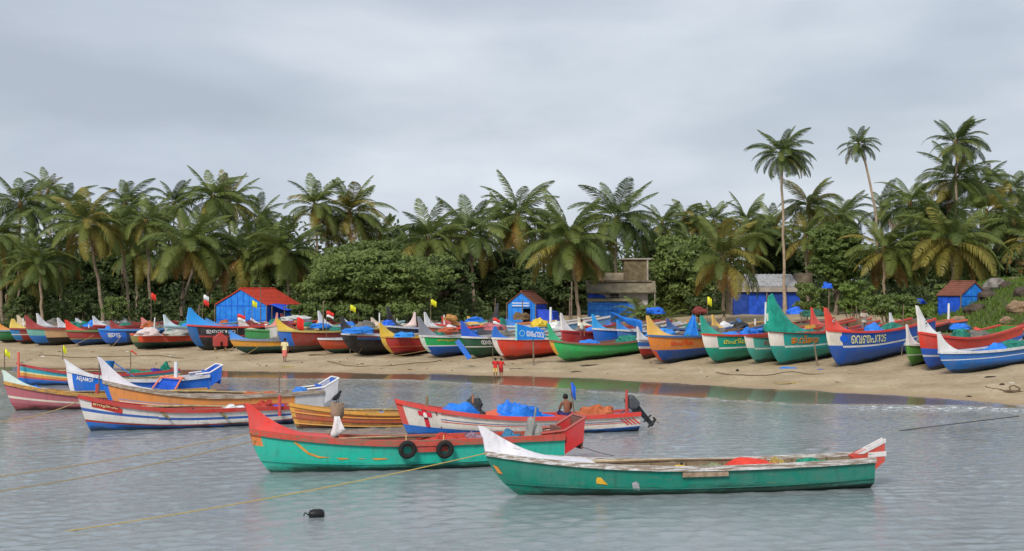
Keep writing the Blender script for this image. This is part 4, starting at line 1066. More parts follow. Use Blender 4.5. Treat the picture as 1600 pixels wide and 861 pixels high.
for i, (px, ty, w, lb) in enumerate(((20, 400, 120, 'dark tree in shadow behind the trunks at far left'), (118, 395, 120, 'dark tree behind the leaning orange-fronded palm'), (205, 392, 110, 'dark tree behind the pole-like slender palm'), (292, 405, 110, 'dark tree behind the large drooping palm'), (400, 398, 120, 'dark tree behind the red-roofed hut'), (470, 400, 90, 'dark tree left of the wide leafy tree'))):
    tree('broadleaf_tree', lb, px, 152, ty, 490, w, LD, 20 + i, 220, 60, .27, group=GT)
GS = 'shrubs at the edge of the sand'
for i, (px, Y, ty, by, w, mt, lb) in enumerate((
    (178, 124, 462, 500, 40, LG, 'shrub among the palm trunks at left'), (128, 128, 458, 498, 46, LD, 'dark shrub under the orange-fronded palm'),
    (40, 128, 460, 498, 70, LD, 'dark shrub at the far left behind the boats'), (240, 126, 464, 500, 44, LD, 'dark shrub behind the small red-flagged pole'),
    (332, 126, 462, 500, 40, LG, 'shrub just left of the red-roofed hut'), (490, 117, 470, 500, 66, LG, 'leafy shrub right of the blue awning'),
    (560, 116, 474, 500, 70, LG, 'low shrub behind the black prows'), (625, 117, 472, 500, 72, LG, 'low shrub behind the white bent prow'),
    (1262, 122, 440, 492, 54, LG, 'shrub right of the grey-roofed shed'), (1334, 116, 436, 488, 58, LB, 'bright green shrub behind the red prow'),
    (1388, 113, 458, 494, 84, LG, 'rounded shrub behind the standing man'), (1472, 116, 442, 492, 30, LG, 'narrow shrub left of the brown-roofed hut'),
    (1434, 112, 478, 510, 60, LB, 'low bright shrub behind the white eyed prow'), (1570, 124, 452, 476, 80, LD, 'dark shrub on top of the grassy bank'),
    (1010, 121, 476, 498, 34, LG, 'small shrub beside the concrete house'), (1090, 124, 462, 492, 44, LD, 'dark shrub left of the grey-roofed shed'))):
    tree('shrub', lb, px, Y, ty, by, w, mt, 50 + i, 46, 60, .17, trunk=False, group=GS, cat='shrub')
def woodland():
    rng = np.random.RandomState(77); cs, rd = [], []
    for X in np.arange(-110, 120, 2.4):
        for Y in (166, 176, 188, 204):
            h = 7.5 + 2.0 * math.sin(X * .13 + Y) + 2 * math.sin(X * .37 + Y * .5)
            for j in range(7):
                cs.append((X + rng.normal() * 1.2, Y + rng.normal() * 3, 2.6 + h * (j + rng.rand()) / 7)); rd.append(1.8 + .8 * rng.rand())
    V, F = leaves(rng, np.array(cs), np.array(rd), 36, .42, .8, .4)
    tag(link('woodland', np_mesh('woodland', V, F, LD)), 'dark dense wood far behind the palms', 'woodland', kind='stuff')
woodland()
def undergrowth():
    rng = np.random.RandomState(78); cs, rd = [], []
    for i in range(900):
        X = rng.uniform(-75, 80); Y = rng.uniform(126, 165)
        if -2 < X < 32 and Y < 147: continue
        z = gzs(X, Y); h = 1.0 + 1.6 * rng.rand() + (1.0 if Y > 140 else 0)
        for j in range(2): cs.append((X + rng.normal() * .4, Y + rng.normal() * .4, z + h * (.25 + .6 * j))); rd.append(.8 + .7 * rng.rand())
    V, F = leaves(rng, np.array(cs), np.array(rd), 34, .26, .8, .4)
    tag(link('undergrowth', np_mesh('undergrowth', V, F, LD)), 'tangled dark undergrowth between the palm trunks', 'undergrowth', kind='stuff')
undergrowth()
def grass():
    rng = np.random.RandomState(5)
    n = 26000
    X = np.concatenate([rng.uniform(28.5, 62, n), rng.normal(8.3, 2.2, 3500)]); Y = np.concatenate([rng.uniform(97, 128, n), rng.normal(112, 3, 3500)])
    g = smooth01((X - 30 - (Y - 110) * .10) / 4.0) * smooth01((Y - 96) / 5.0)
    g = np.maximum(g, np.exp(-((X - 8.3) / 2.6) ** 2 - ((Y - 112) / 4.0) ** 2) * 1.5)
    keep = rng.rand(len(X)) < g; X, Y = X[keep], Y[keep]; Z = gz(X, Y); m = len(X)
    a = rng.rand(m) * 6.28; h = .16 + .22 * rng.rand(m); w = .035 + .03 * rng.rand(m)
    dx, dy = np.cos(a) * w, np.sin(a) * w; lx, ly = rng.normal(size=m) * .12, rng.normal(size=m) * .12
    V = np.stack([np.stack([X - dx, Y - dy, Z - .03], 1), np.stack([X + dx, Y + dy, Z - .03], 1), np.stack([X + lx + dx * .3, Y + ly + dy * .3, Z + h], 1), np.stack([X + lx - dx * .3, Y + ly - dy * .3, Z + h], 1)], 1).reshape(-1, 3)
    tag(link('grass', np_mesh('grass', V, np.arange(m * 4).reshape(-1, 4), leafmat('grass_blade', (.06, .11, .015), (.17, .25, .045), .3))), 'bright green grass on the bank and hump behind the boats', 'grass', kind='stuff')
grass()
ROCKM = [plain((118, 112, 106), .9, .5, 1.6, .9), plain((124, 102, 80), .9, .5, 1.6, .9), plain((72, 62, 54), .9, .5, 1.6, .9)]
def rock(label, px, py, Y, w, h, mi_, seed):
    q = MB(); off = Vector((seed * 3.7, seed * 1.3, 0)); n, rows = 18, 10
    for i in range(rows + 1):
        a = -math.pi / 2 + math.pi * i / rows
        for k in range(n):
            t = 2 * math.pi * k / n; d = Vector((math.cos(t) * math.cos(a), math.sin(t) * math.cos(a), math.sin(a)))
            r_ = 1 + .38 * mnoise.noise(d * 1.3 + off) + .14 * mnoise.noise(d * 3.5 + off)
            r_ = min(r_, 1.12)
            q.v.append((d.x * w / 2 * r_, d.y * w * .42 * r_, d.z * h / 2 * r_))
    for i in range(rows):
        for k in range(n):
            q.face((i * n + k, i * n + (k + 1) % n, (i + 1) * n + (k + 1) % n, (i + 1) * n + k), 0, False)
    p = at(px, py, Y)
    o = q.build('boulder', ROCKM[mi_], loc=(p.x, p.y, max(p.z, gzs(p.x, p.y) + h * .12)), rot=(0, 0, seed))
    tag(o, label, 'rock', 'boulders on the grassy bank')
rock('large rounded grey boulder right of the brown-roofed hut', 1556, 472, 114, 2.3, 1.4, 0, 1)
rock('brown boulder leaning below the rounded grey boulder', 1544, 488, 111, 1.7, 1.0, 2, 2)
rock('dark brown boulder at the foot of the brown-roofed hut', 1524, 500, 108, 1.7, 1.0, 2, 3)
rock('tan boulder left of the bank, in front of the hut post', 1498, 506, 107, 1.4, .7, 1, 4)
rock('small tan boulder at the left end of the rock pile', 1474, 508, 106, 1.3, .6, 1, 5)
rock('dark boulder right of the large rounded grey boulder', 1574, 478, 112, 1.3, .8, 2, 6)
rock('pale rock ledge at the top right of the bank', 1588, 466, 119, 1.8, .5, 1, 7)
rock('tan boulder at the right edge low on the bank', 1592, 522, 104, 1.9, 1.3, 1, 8)
rock('pale tan boulder beside the right edge boulder', 1574, 534, 102, 1.0, .7, 1, 9)
rock('small dark boulder half sunk in the bank grass', 1596, 498, 107, 1.3, .9, 2, 10)

# ------------------------------------------------------------------ huts and houses
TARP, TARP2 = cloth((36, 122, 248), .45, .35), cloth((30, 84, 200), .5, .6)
TILE, TILEB = plain((176, 62, 44), .85, .35, 4, .7), plain((116, 72, 58), .85, .4, 4, .7)
DARKIN = plain((24, 22, 22), .9, .2, 4, 0)  # near-black colour standing in for the shade inside openings
POLE = woodmat((110, 96, 80)); CONC = plain((150, 142, 132), .9, .35, 1.2, .5); CONCD = plain((108, 98, 84), .9, .5, 1.6, .6)
SHEET = plain((150, 150, 152), .6, .35, 1.4, .4)
def under(child, part):
    child.parent = part; child.matrix_parent_inverse = part.matrix_basis.inverted(); return child
def hut(name, label, px, Y, rz, w, d, eave, apex, roof, door=None, over=.14, rooftiles=12):
    X = (px - CXP) / FPX * Y; z = gzs(X, Y) - .15
    e = empty(name, (X, Y, z), math.radians(rz), label, 'hut')
    eave += .15; apex += .15
    g = [(-w / 2, 0), (w / 2, 0), (w / 2, eave), (0, apex), (-w / 2, eave)]
    if door:
        x0, x1, hd = door
        g = [(-w / 2, 0), (x0, 0), (x0, hd), (x1, hd), (x1, 0), (w / 2, 0), (w / 2, eave), (0, apex), (-w / 2, eave)]
    fw = MB().prism(g, -.03, .03).build('front_wall', TARP, e, (0, -d / 2, 0))
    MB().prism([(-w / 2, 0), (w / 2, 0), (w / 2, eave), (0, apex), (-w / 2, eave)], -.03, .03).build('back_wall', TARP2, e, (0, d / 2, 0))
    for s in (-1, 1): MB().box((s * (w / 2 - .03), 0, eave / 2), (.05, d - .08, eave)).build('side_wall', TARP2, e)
    if door: MB().box(((door[0] + door[1]) / 2, -d / 2 + .5, door[2] / 2), (door[1] - door[0] + .4, .04, door[2])).build('door', DARKIN, e)  # black sheet set back in the doorway, painted shade of the interior
    for i in range(int(w / .62)):             # seams and battens in the tarpaulin
        x = -w / 2 + .4 + i * .62
        if door and door[0] - .05 < x < door[1] + .05: continue
        hh = eave + (apex - eave) * (1 - abs(x) / (w / 2)) - .05
        under(MB().box((x, -d / 2 - .045, hh / 2), (.035, .02, hh)).build('batten', TARP2, e), fw)
    for zz in (eave * .52, eave * .98): 
        if not door: under(MB().box((0, -d / 2 - .06, zz), (w - .05, .02, .035)).build('batten', TARP2, e), fw)
    sl = math.atan2(apex - eave, w / 2); ln = math.hypot(apex - eave, w / 2) + over
    for s in (-1, 1):
        ax, az = s * math.cos(sl), -math.sin(sl)
        cx, cz = s * (ln / 2) * math.cos(sl), apex + .06 - (ln / 2) * math.sin(sl)
        ro = MB().box((0, 0, 0), (ln, d + 2 * over, .06)).build('roof', roof, e, (cx, 0, cz), (0, s * sl, 0))
        for k in range(rooftiles):            # courses of tile standing proud
            u = (k + .5) / rooftiles * ln
            under(MB().box((0, 0, 0), (ln / rooftiles * .7, d + 2 * over + .02, .03)).build('tile_course', roof, e, (s * u * math.cos(sl), 0, apex + .115 - u * math.sin(sl)), (0, s * (sl + .06), 0)), ro)
    MB().tube([(0, -d / 2 - over, apex + .13), (0, d / 2 + over, apex + .13)], .09, 6).build('ridge', roof, e)
    for s in (-1, 1): MB().tube([(s * (w / 2 + .08), -d / 2 - .12, 0), (s * (w / 2 + .08), -d / 2 - .12, eave + .05)], .05, 6).build('corner_post', POLE, e)
    return e
h1 = hut('tarpaulin_hut', 'blue tarpaulin hut with red tiled roof', 403, 123, -27, 5.3, 4.6, 2.45, 3.75, TILE)
# awning with slung tarpaulin on the hut's right
aw = MB(); 
for i in range(9):
    for j in range(5):
        u, v = i / 8, j / 4
        aw.v.append((2.3 + u * 3.6, -2.0 + v * 3, 2.75 - .55 * u * .5 - .32 * math.sin(math.pi * u) * (1 - .5 * v) + .1 * math.sin(7 * u + 3 * v)))
for i in range(8):
    for j in range(4): aw.face((i * 5 + j, (i + 1) * 5 + j, (i + 1) * 5 + j + 1, i * 5 + j + 1), 0, True)
aw_o = aw.build('awning', cloth((30, 74, 190), .5, .8), h1)
aw_o.modifiers.new('thick', 'SOLIDIFY').thickness = .02
for x_ in (2.9, 4.2, 5.7): MB().tube([(x_, -1.9, 0), (x_, -1.9, 2.5)], .05, 6).build('awning_post', POLE, h1)
MB().box((3.4, -.3, 1.3), (1.1, .05, 1.3)).build('hung_tarpaulin', cloth((40, 120, 210), .5), h1)
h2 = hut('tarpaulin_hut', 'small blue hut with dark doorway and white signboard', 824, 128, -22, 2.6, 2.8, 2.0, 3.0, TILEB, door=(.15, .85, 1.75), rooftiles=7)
MB().box((-.05, -1.50, 2.1), (1.75, .05, .42)).build('signboard', plain((70, 130, 215), .6, .3), h2)
for k, zz in enumerate((1.98, 2.22)): MB().box((-.05, -1.535, zz), (1.6, .02, .07)).build('sign_stripe', plain((225, 228, 232), .6), h2)
MB().rings([[(1.3, -1.2, 0), (3.0, -1.0, 0), (3.0, .8, 0), (1.3, .8, 0)], [(1.3, -1.1, 1.7), (2.7, -.9, 1.45), (2.7, .6, 1.45), (1.3, .7, 1.7)]], 0, True, False).build('lean_to', cloth((26, 66, 185), .5, .8), h2)
h3 = hut('tarpaulin_hut', 'blue hut with brown tiled roof beside the grassy bank', 1504, 114, 24, 2.7, 2.6, 1.5, 2.5, TILEB, rooftiles=7)
MB().box((.1, -1.37, .42), (1.9, .03, .42)).build('pale_board', plain((170, 190, 220), .7, .4, 3), h3)
h3.location.z = at(1504, 492, 114).z - .1
MB().box((0, 0, -1.0), (2.4, 2.4, 2.0)).build('plinth', CONCD, h3)
# concrete house with water tank
def house():
    Y = 132; k = FPX / Y; X = (968 - CXP) / k; z0 = gzs(X, Y) - .2
    zz = lambda y: CAMH - (y - HY) / k - z0
    xx = lambda p: (p - CXP) / k - X
    e = empty('concrete_house', (X, Y, z0), 0, 'weathered concrete house with blue tarpaulin wall and block water tank', 'house')
    MB().box(((xx(925) + xx(1012)) / 2, 2.5, zz(458) / 2), (xx(1012) - xx(925), 5, zz(458))).build('wall', plain((176, 170, 166), .9, .3, 1.2, .4), e)
    MB().prism([(-.75, zz(459)), (.2, zz(442)), (.2, zz(439)), (-.85, zz(457))], xx(916), xx(1024), axis='x').build('roof_slope', plain((112, 104, 86), .9, .45, 1.5, .6), e)
    MB().box(((xx(920) + xx(1018)) / 2, 2.6, zz(440) + .05), (xx(1018) - xx(920), 5.4, .18)).build('roof_slab', CONCD, e)
    MB().box(((xx(936) + xx(978)) / 2, 2.2, (zz(427) + zz(439)) / 2 + .07), (xx(978) - xx(936), .15, zz(427) - zz(439))).build('parapet', plain((166, 152, 128), .9, .4, 1.5, .4), e)
    t = MB().box(((xx(977) + xx(1016)) / 2, 2.6, (zz(405) + zz(439)) / 2 + .07), (xx(1016) - xx(977), 2.3, zz(405) - zz(439))).build('water_tank', plain((104, 92, 70), .95, .6, 2.2, .8), e)
    MB().box(((xx(977) + xx(1016)) / 2, 2.6, zz(404)), (xx(1020) - xx(973), 2.7, .12)).build('tank_cover', CONC, t)
    MB().box((xx(1014), 1.38, (zz(405) + zz(439)) / 2), (.14, .12, zz(405) - zz(439))).build('down_pipe', CONC, e)
    wn = MB().box(((xx(960)), -.03, zz(463)), (.85, .06, .62)).build('window', DARKIN, e)
    for j in range(4): MB().box((xx(960) - .36 + .24 * j, -.08, zz(463)), (.04, .04, .62)).build('window_bar', CONC, wn)
    MB().box((xx(960), -.09, zz(463)), (.85, .03, .04)).build('window_bar', CONC, wn)
    MB().prism([(xx(919), zz(470)), (xx(950), zz(468)), (xx(943), zz(461)), (xx(919), zz(457))], -.14, -.09).build('hung_tarpaulin', cloth((24, 74, 190), .5), e)
    MB().prism([(-1.75, zz(471)), (-.05, zz(467)), (-.05, zz(465)), (-1.8, zz(470))], xx(916), xx(994), axis='x').build('lean_to_roof', plain((120, 112, 92), .9, .4, 2, .5), e)
    tw = MB().box(((xx(917) + xx(990)) / 2, -1.5, zz(472) / 2), (xx(990) - xx(917), .06, zz(472))).build('tarpaulin_wall', TARP, e)
    for j in range(11): MB().box((xx(917) + .2 + j * .42, -1.545, zz(472) / 2), (.03, .02, zz(472) - .05)).build('batten', TARP2, tw)
    for j in range(3): MB().box(((xx(917) + xx(990)) / 2, -1.56, zz(476 + j * 9)), (xx(990) - xx(917), .02, .03)).build('batten', TARP2, tw)
    MB().tube([(xx(1022), -.7, 0), (xx(1022), -.7, zz(455))], .06, 6).build('porch_post', CONC, e)
house()
def shed():
    Y = 138; k = FPX / Y; X = (1200 - CXP) / k; z0 = gzs(X, Y) - .2
    zz = lambda y: CAMH - (y - HY) / k - z0
    xx = lambda p: (p - CXP) / k - X
    e = empty('long_shed', (X, Y, z0), 0, 'long shed with grey sheet roof and blue tarpaulin front', 'shed')
    rf = MB().prism([(-1.2, zz(450)), (3, zz(430)), (3, zz(428)), (-1.25, zz(447))], xx(1142), xx(1246), axis='x').build('roof', SHEET, e)
    for j in range(16): MB().prism([(-1.26, zz(446.4)), (3, zz(427.4)), (3, zz(428.3)), (-1.26, zz(447.3))], xx(1142) + .1 + j * .41, xx(1142) + .22 + j * .41, axis='x').build('roof_rib', SHEET, rf)
    MB().box(((xx(1142) + xx(1246)) / 2, -1.15, zz(452)), (xx(1246) - xx(1142), .12, .5)).build('fascia', CONC, e)
    MB().box(((xx(1142) + xx(1246)) / 2, 3, zz(440) / 2), (xx(1246) - xx(1142), .1, zz(440))).build('back_wall', CONCD, e)
    for j, (a, b) in enumerate(((1140, 1166), (1167, 1196), (1197, 1222), (1223, 1248))):
        MB().box(((xx(a) + xx(b)) / 2, -.9 + .1 * (j % 2), zz(457) / 2), (xx(b) - xx(a), .05, zz(457))).build('tarpaulin_wall', cloth((24, 74, 180) if j % 2 else (28, 62, 140), .5, .7), e)
    for p_ in (1141, 1195, 1248): MB().tube([(xx(p_), -1.1, 0), (xx(p_), -1.1, zz(450))], .07, 6).build('post', POLE, e)
    MB().box((xx(1256), .5, zz(434)), (1.4, 2.2, .9)).build('roof_box', CONCD, e)
shed()
h4 = None
_p = at(140 + 60, 500, 132)
# fishing store low wall bits and hanging tarps
def pole(name, label, px, ytop, ybase, Y, r=.045, mat=None, ground=True, cat='pole'):
    a = at(px, ytop, Y); b = at(px, ybase, Y)
    if ground: b.z = min(b.z, gzs(b.x, b.y)) - .1
    o = MB().tube([(0, 0, 0), (a.x - b.x, 0, (a.z - b.z) * .5), (a.x - b.x + .02, 0, a.z - b.z)], [r, r * .95, r * .85], 7).build(name, mat or POLE, loc=b)
    return tag(o, label, cat)
pole('white_post', 'white post in front of the brown-roofed hut', 1482, 474, 520, 103, .09, plain((215, 220, 225), .6))
pole('white_post', 'white post behind the bright green boat', 860, 480, 515, 100, .1, plain((225, 228, 230), .6))
pole('wooden_pole', 'leaning pale pole behind the bright green boat', 893, 440, 500, 112, .07)
pole('wooden_pole', 'upright pole with a blue rag right of the grey-roofed shed', 1295, 446, 500, 115, .05)
pole('wooden_pole', 'grey upright pole left of the concrete house', 890, 465, 500, 118, .07)
pole('wooden_pole', 'thin pole in front of the red-roofed hut', 407, 447, 500, 116, .04)
pole('wooden_pole', 'wooden post between the pale prow and the red and white flag', 505, 470, 508, 106, .06)
pole('white_post', 'white standing pipe by the green tarpaulin prow', 1196, 472, 492, 103, .09, plain((190, 200, 200), .5))
pole('wooden_pole', 'brown stake beside the white standing pipe', 1201, 461, 492, 104, .07)
pole('wooden_pole', 'thin slanting pole by the small blue hut', 816, 468, 503, 120, .05)
blob('rag', 'blue rag tied to the top of the upright pole', at(1293, 450, 115), (.8, .4, .45), cloth((30, 90, 200)), 31, 'rag')
# ------------------------------------------------------------------ people
SKIN = plain((122, 78, 58), .55, .2, 9, .1); HAIR = plain((18, 15, 14), .6, .3, 20, .3)
def person(label, loc, height, rz, J=None, shirt=None, sleeves=True, lower='lungi', lowc=(180, 90, 80), legs=True):
    s = height / 1.70
    e = empty('person', loc, rz, label, 'person')
    e.scale = (s, s, s)
    j = dict(pel=(0, 0, .92), spi=(0, .01, 1.12), che=(0, 0, 1.32), nec=(0, .01, 1.46), hd0=(0, -.01, 1.53), hd1=(0, -.02, 1.61), hd2=(0, -.01, 1.665), nose=(0, -.105, 1.585),
             shl=(.175, .01, 1.40), ell=(.24, .03, 1.13), wrl=(.25, -.04, .89), hal=(.25, -.06, .82), shr=(-.175, .01, 1.40), elr=(-.24, .03, 1.13), wrr=(-.25, -.04, .89), har=(-.25, -.06, .82),
             hil=(.09, 0, .88), knl=(.10, -.015, .49), anl=(.105, .02, .085), tol=(.12, -.14, .03), hir=(-.09, 0, .88), knr=(-.10, -.015, .49), anr=(-.105, .02, .085), tor=(-.12, -.14, .03))
    if J: j.update(J)
    rad = dict(pel=.135, spi=.12, che=.135, nec=.052, hd0=.075, hd1=.092, hd2=.06, nose=.018, sh=.062, el=.042, wr=.030, ha=.034, hi=.088, kn=.058, an=.038, to=.032)
    names = list(j); vid = {n: i for i, n in enumerate(names)}
    V = [j[n] for n in names]; Rd = [rad.get(n, rad.get(n[:2], .05)) for n in names]
    E = [('pel', 'spi'), ('spi', 'che'), ('che', 'nec'), ('nec', 'hd0'), ('hd0', 'hd1'), ('hd1', 'hd2'), ('hd1', 'nose')]
    for q in 'lr': E += [('che', 'sh' + q), ('sh' + q, 'el' + q), ('el' + q, 'wr' + q), ('wr' + q, 'ha' + q), ('pel', 'hi' + q), ('hi' + q, 'kn' + q), ('kn' + q, 'an' + q), ('an' + q, 'to' + q)]
    E = [(vid[a], vid[b]) for a, b in E]
    for q in 'lr':                                    # five unequal, bent fingers on each hand
        h = Vector(j['ha' + q]); w = Vector(j['wr' + q]); d = (h - w).normalized()
        sd = d.cross(Vector((0, 0, 1)) if abs(d.z) < .9 else Vector((1, 0, 0))).normalized(); nr = d.cross(sd)
        for k, (o_, ln) in enumerate(((-.03, .075), (-.01, .088), (.012, .082), (.032, .064), (-.045, .05))):
            b0 = h + sd * o_ * .8 + d * (.02 if k < 4 else -.025)
            b1 = b0 + (d * .75 + sd * (o_ * 3 if k < 4 else -.9)).normalized() * ln * .55
            b2 = b1 + (d * .8 + nr * .5).normalized() * ln * .5
            i0 = len(V); V += [tuple(b0), tuple(b1), tuple(b2)]; Rd += [.0105, .0095, .008]
            E += [(vid['ha' + q], i0), (i0, i0 + 1), (i0 + 1, i0 + 2)]
    me = bpy.data.meshes.new('body'); me.from_pydata(V, E, [])
    o = bpy.data.objects.new('body', me); col.objects.link(o)
    o.modifiers.new('skin', 'SKIN')
    for i, d in enumerate(me.skin_vertices[0].data): d.radius = (Rd[i], Rd[i] * (.78 if i in (vid['pel'], vid['spi'], vid['che']) else 1)); d.use_root = (i == vid['pel'])
    sb = o.modifiers.new('sub', 'SUBSURF'); sb.levels = 1; sb.render_levels = 1
    bpy.context.view_layer.update()
    me2 = bpy.data.meshes.new_from_object(o.evaluated_get(bpy.context.evaluated_depsgraph_get()))
    bpy.data.objects.remove(o); bpy.data.meshes.remove(me)
    me2.name = 'body'; me2.materials.clear(); me2.materials.append(SKIN)
    for p in me2.polygons: p.use_smooth = True; p.material_index = 0
    link('body', me2, e)
    hx, hy, hz = j['hd1']
    MB().ell([(hx, hy + .035, hz - .06, .086, .078), (hx, hy + .032, hz - .01, .101, .093), (hx, hy + .02, hz + .05, .101, .100), (hx, hy + .01, hz + .095, .078, .080), (hx, hy + .01, hz + .122, .03, .03)], 12).build('hair', HAIR, e)
    for q in (-1, 1):
        MB().ell([(hx + q * .034, hy - .088, hz - .006, .010, .006), (hx + q * .034, hy - .090, hz + .006, .010, .006)], 8).build('eye', plain((20, 16, 14), .4), e)
        MB().ell([(hx + q * .098, hy + .005, hz - .04, .010, .018), (hx + q * .102, hy + .005, hz + .015, .012, .024)], 8).build('ear', SKIN, e)
    MB().ell([(hx, hy - .082, hz - .058, .026, .010), (hx, hy - .082, hz - .048, .024, .010)], 8).build('mouth', plain((110, 56, 50), .5), e)
    if shirt:
        c, pl, sp, nk = Vector(j['che']), Vector(j['pel']), Vector(j['spi']), Vector(j['nec'])
        m = cloth(shirt, .8, .5); q = MB()
        def ring(p, rx, ry): return (p.x, p.y, p.z, rx, ry)
        q.ell([ring(pl + Vector((0, 0, -.06)), .185, .15), ring(pl + Vector((0, 0, .02)), .178, .145), ring(sp, .165, .135), ring(c - Vector((0, 0, .04)), .185, .14), ring(c + Vector((0, 0, .08)), .20, .115), ring(nk - Vector((0, 0, .025)), .085, .075)], 16)
        if sleeves:
            for a in 'lr':
                s0, s1 = Vector(j['sh' + a]), Vector(j['el' + a])
                q.tube([s0 + (s0 - s1) * .12, s0.lerp(s1, .35), s0.lerp(s1, .85)], [.072, .074, .066], 10)
        q.build('shirt', m, e)
    if lower == 'lungi':
        m = cloth(lowc, .8, .6)
        MB().ell([(0, 0, .44, .19, .17), (0, 0, .50, .185, .165), (0, 0, .70, .18, .16), (0, .0, .88, .175, .15), (0, .0, .99, .158, .13)], 16).build('lungi', m, e)
    elif lower in ('shorts', 'trousers'):
        m = cloth(lowc, .8, .5); q = MB()
        q.ell([(0, 0, .82, .175, .145), (0, 0, .90, .175, .145), (0, 0, .99, .15, .125)], 14)
        for a in 'lr':
            h_, k_, n_ = Vector(j['hi' + a]), Vector(j['kn' + a]), Vector(j['an' + a])
            if lower == 'shorts': q.tube([h_, h_.lerp(k_, .5), h_.lerp(k_, .92)], [.108, .10, .098], 10)
            else: q.tube([h_, h_.lerp(k_, .5), k_, k_.lerp(n_, .9)], [.108, .095, .08, .072], 10)
        q.build(lower, m, e)
    elif lower == 'sit':
        m = cloth(lowc, .8, .5); q = MB()
        p = Vector(j['pel']); q.ell([(p.x, p.y, p.z - .12, .19, .17), (p.x, p.y, p.z, .18, .155), (p.x, p.y, p.z + .09, .158, .13)], 14)
        for a in 'lr':
            h_, k_ = Vector(j['hi' + a]), Vector(j['kn' + a]); q.tube([h_, h_.lerp(k_, .55), k_ + (k_ - h_) * .04], [.115, .10, .09], 10)
        q.build('waist_cloth', m, e)
    return e
def on_sand(px, py):
    p = ground_at(px, py); return p
UPARM = dict(ell=(.27, -.10, 1.18), wrl=(.12, -.24, 1.18), hal=(.06, -.26, 1.19), elr=(-.27, -.10, 1.18), wrr=(-.12, -.24, 1.18), har=(-.06, -.26, 1.19))
WALK = dict(knl=(.10, -.12, .50), anl=(.10, -.10, .09), tol=(.11, -.26, .03), knr=(-.10, .03, .49), anr=(-.10, .16, .10), tor=(-.11, .02, .03))
person('man in a cream shirt and pink lungi walking up the sand', on_sand(445, 566), 1.62, math.radians(172), WALK, (216, 196, 150), True, 'lungi', (196, 104, 96))
person('child in red shirt and yellow shorts at the water edge', on_sand(774, 591), 1.22, math.radians(168), UPARM, (186, 40, 40), True, 'shorts', (214, 176, 110))
person('child in red shirt and red shorts beside the yellow-shorts child', on_sand(783, 591), 1.20, math.radians(150), dict(elr=(-.27, -.06, 1.16), wrr=(-.22, -.28, 1.10), har=(-.22, -.35, 1.10)), (190, 44, 40), True, 'shorts', (150, 40, 44))
SIT = dict(pel=(0, 0, .50), spi=(0, -.02, .70), che=(0, -.07, .90), nec=(0, -.11, 1.04), hd0=(0, -.15, 1.10), hd1=(0, -.18, 1.17), hd2=(0, -.18, 1.23), nose=(0, -.27, 1.13),
           shl=(.18, -.06, .98), ell=(.24, -.16, .74), wrl=(.16, -.36, .60), hal=(.13, -.42, .58), shr=(-.18, -.06, .98), elr=(-.24, -.16, .74), wrr=(-.16, -.36, .60), har=(-.13, -.42, .58),
           hil=(.10, -.03, .48), knl=(.16, -.42, .56), anl=(.13, -.44, .12), tol=(.14, -.60, .07), hir=(-.10, -.03, .48), knr=(-.16, -.42, .56), anr=(-.13, -.44, .12), tor=(-.14, -.60, .07))
_p = at(886, 651, 53.9)
person('bare-backed man sitting on red nets in the cream and blue boat', (_p.x, _p.y, _p.z - .42), 1.68, math.radians(200), SIT, None, False, 'sit', (40, 40, 90))
_p = at(808, 505, 0.1)
person('person in a white shirt standing by the small blue hut', on_sand(804, 503), 1.60, math.radians(20), None, (220, 222, 224), True, 'lungi', (150, 150, 160))
person('person in a red shirt and white lungi at the blue hut doorway', on_sand(833, 507), 1.62, math.radians(-10), None, (214, 60, 50), True, 'lungi', (214, 200, 214))
_p = at(1350, 525, 88.5)
person('man in grey shirt and trousers standing in the big blue boat', (_p.x, _p.y, _p.z), 1.68, math.radians(20), UPARM, (168, 158, 146), True, 'trousers', (120, 114, 110))
_p = at(1320, 528, 88.2)
person('man in a striped shirt sitting on the big blue boat', (_p.x, _p.y, _p.z - .30), 1.62, math.radians(60), SIT, (90, 90, 120), True, 'sit', (50, 50, 60))
_p = at(908, 519, 98)
person('person in a cream shirt sitting behind the bright green boat', (_p.x, _p.y, _p.z - .30), 1.60, math.radians(10), SIT, (225, 216, 190), True, 'sit', (120, 120, 130))

# ------------------------------------------------------------------ things in and on the boats
BT_ = cloth((28, 112, 232), .45, .9); RN = net((214, 66, 50)); ON = net((222, 112, 66)); GNT = net((24, 150, 120)); TP = net((60, 130, 170))
def heap(name, label, e, h, t, y, v, size, mat, seed, cat, rz=0.0, folds=1.0):
    x, _, z = h.pt(t, v, 1)
    p = local(e, x, y, z)
    return blob(name, label, p, size, mat, seed, cat, None, e.rotation_euler.z + rz, folds)
heap('net_heap', 'red net heaped in the dark green boat', A, hA, .70, .0, .62, (1.9, 1.0, .46), cloth((224, 62, 48), .7, .6), 4, 'fishing net', 0, .28)
heap('rope_heap', 'blue and yellow rope heap left of the red net in the dark green boat', A, hA, .585, .1, .62, (.9, .7, .36), net((150, 160, 120)), 2, 'rope')
heap('net_heap', 'teal net bundle near the stern of the dark green boat', A, hA, .86, .2, .66, (1.3, .8, .34), GNT, 3, 'fishing net')
heap('net_heap', 'yellow rope pile behind the red net in the dark green boat', A, hA, .775, .25, .66, (.7, .6, .34), net((200, 170, 90)), 4, 'rope')
heap('net_heap', 'red and pink net along the middle of the turquoise boat', B_, hB, .62, .1, .58, (2.3, 1.0, .55), RN, 5, 'fishing net', 0, .8)
heap('net_heap', 'white and lilac net lump in the turquoise boat', B_, hB, .74, .0, .62, (1.2, .9, .62), net((170, 140, 160)), 6, 'fishing net')
heap('net_heap', 'blue net lump near the stern of the turquoise boat', B_, hB, .84, .0, .62, (1.3, .9, .52), TP, 7, 'fishing net')
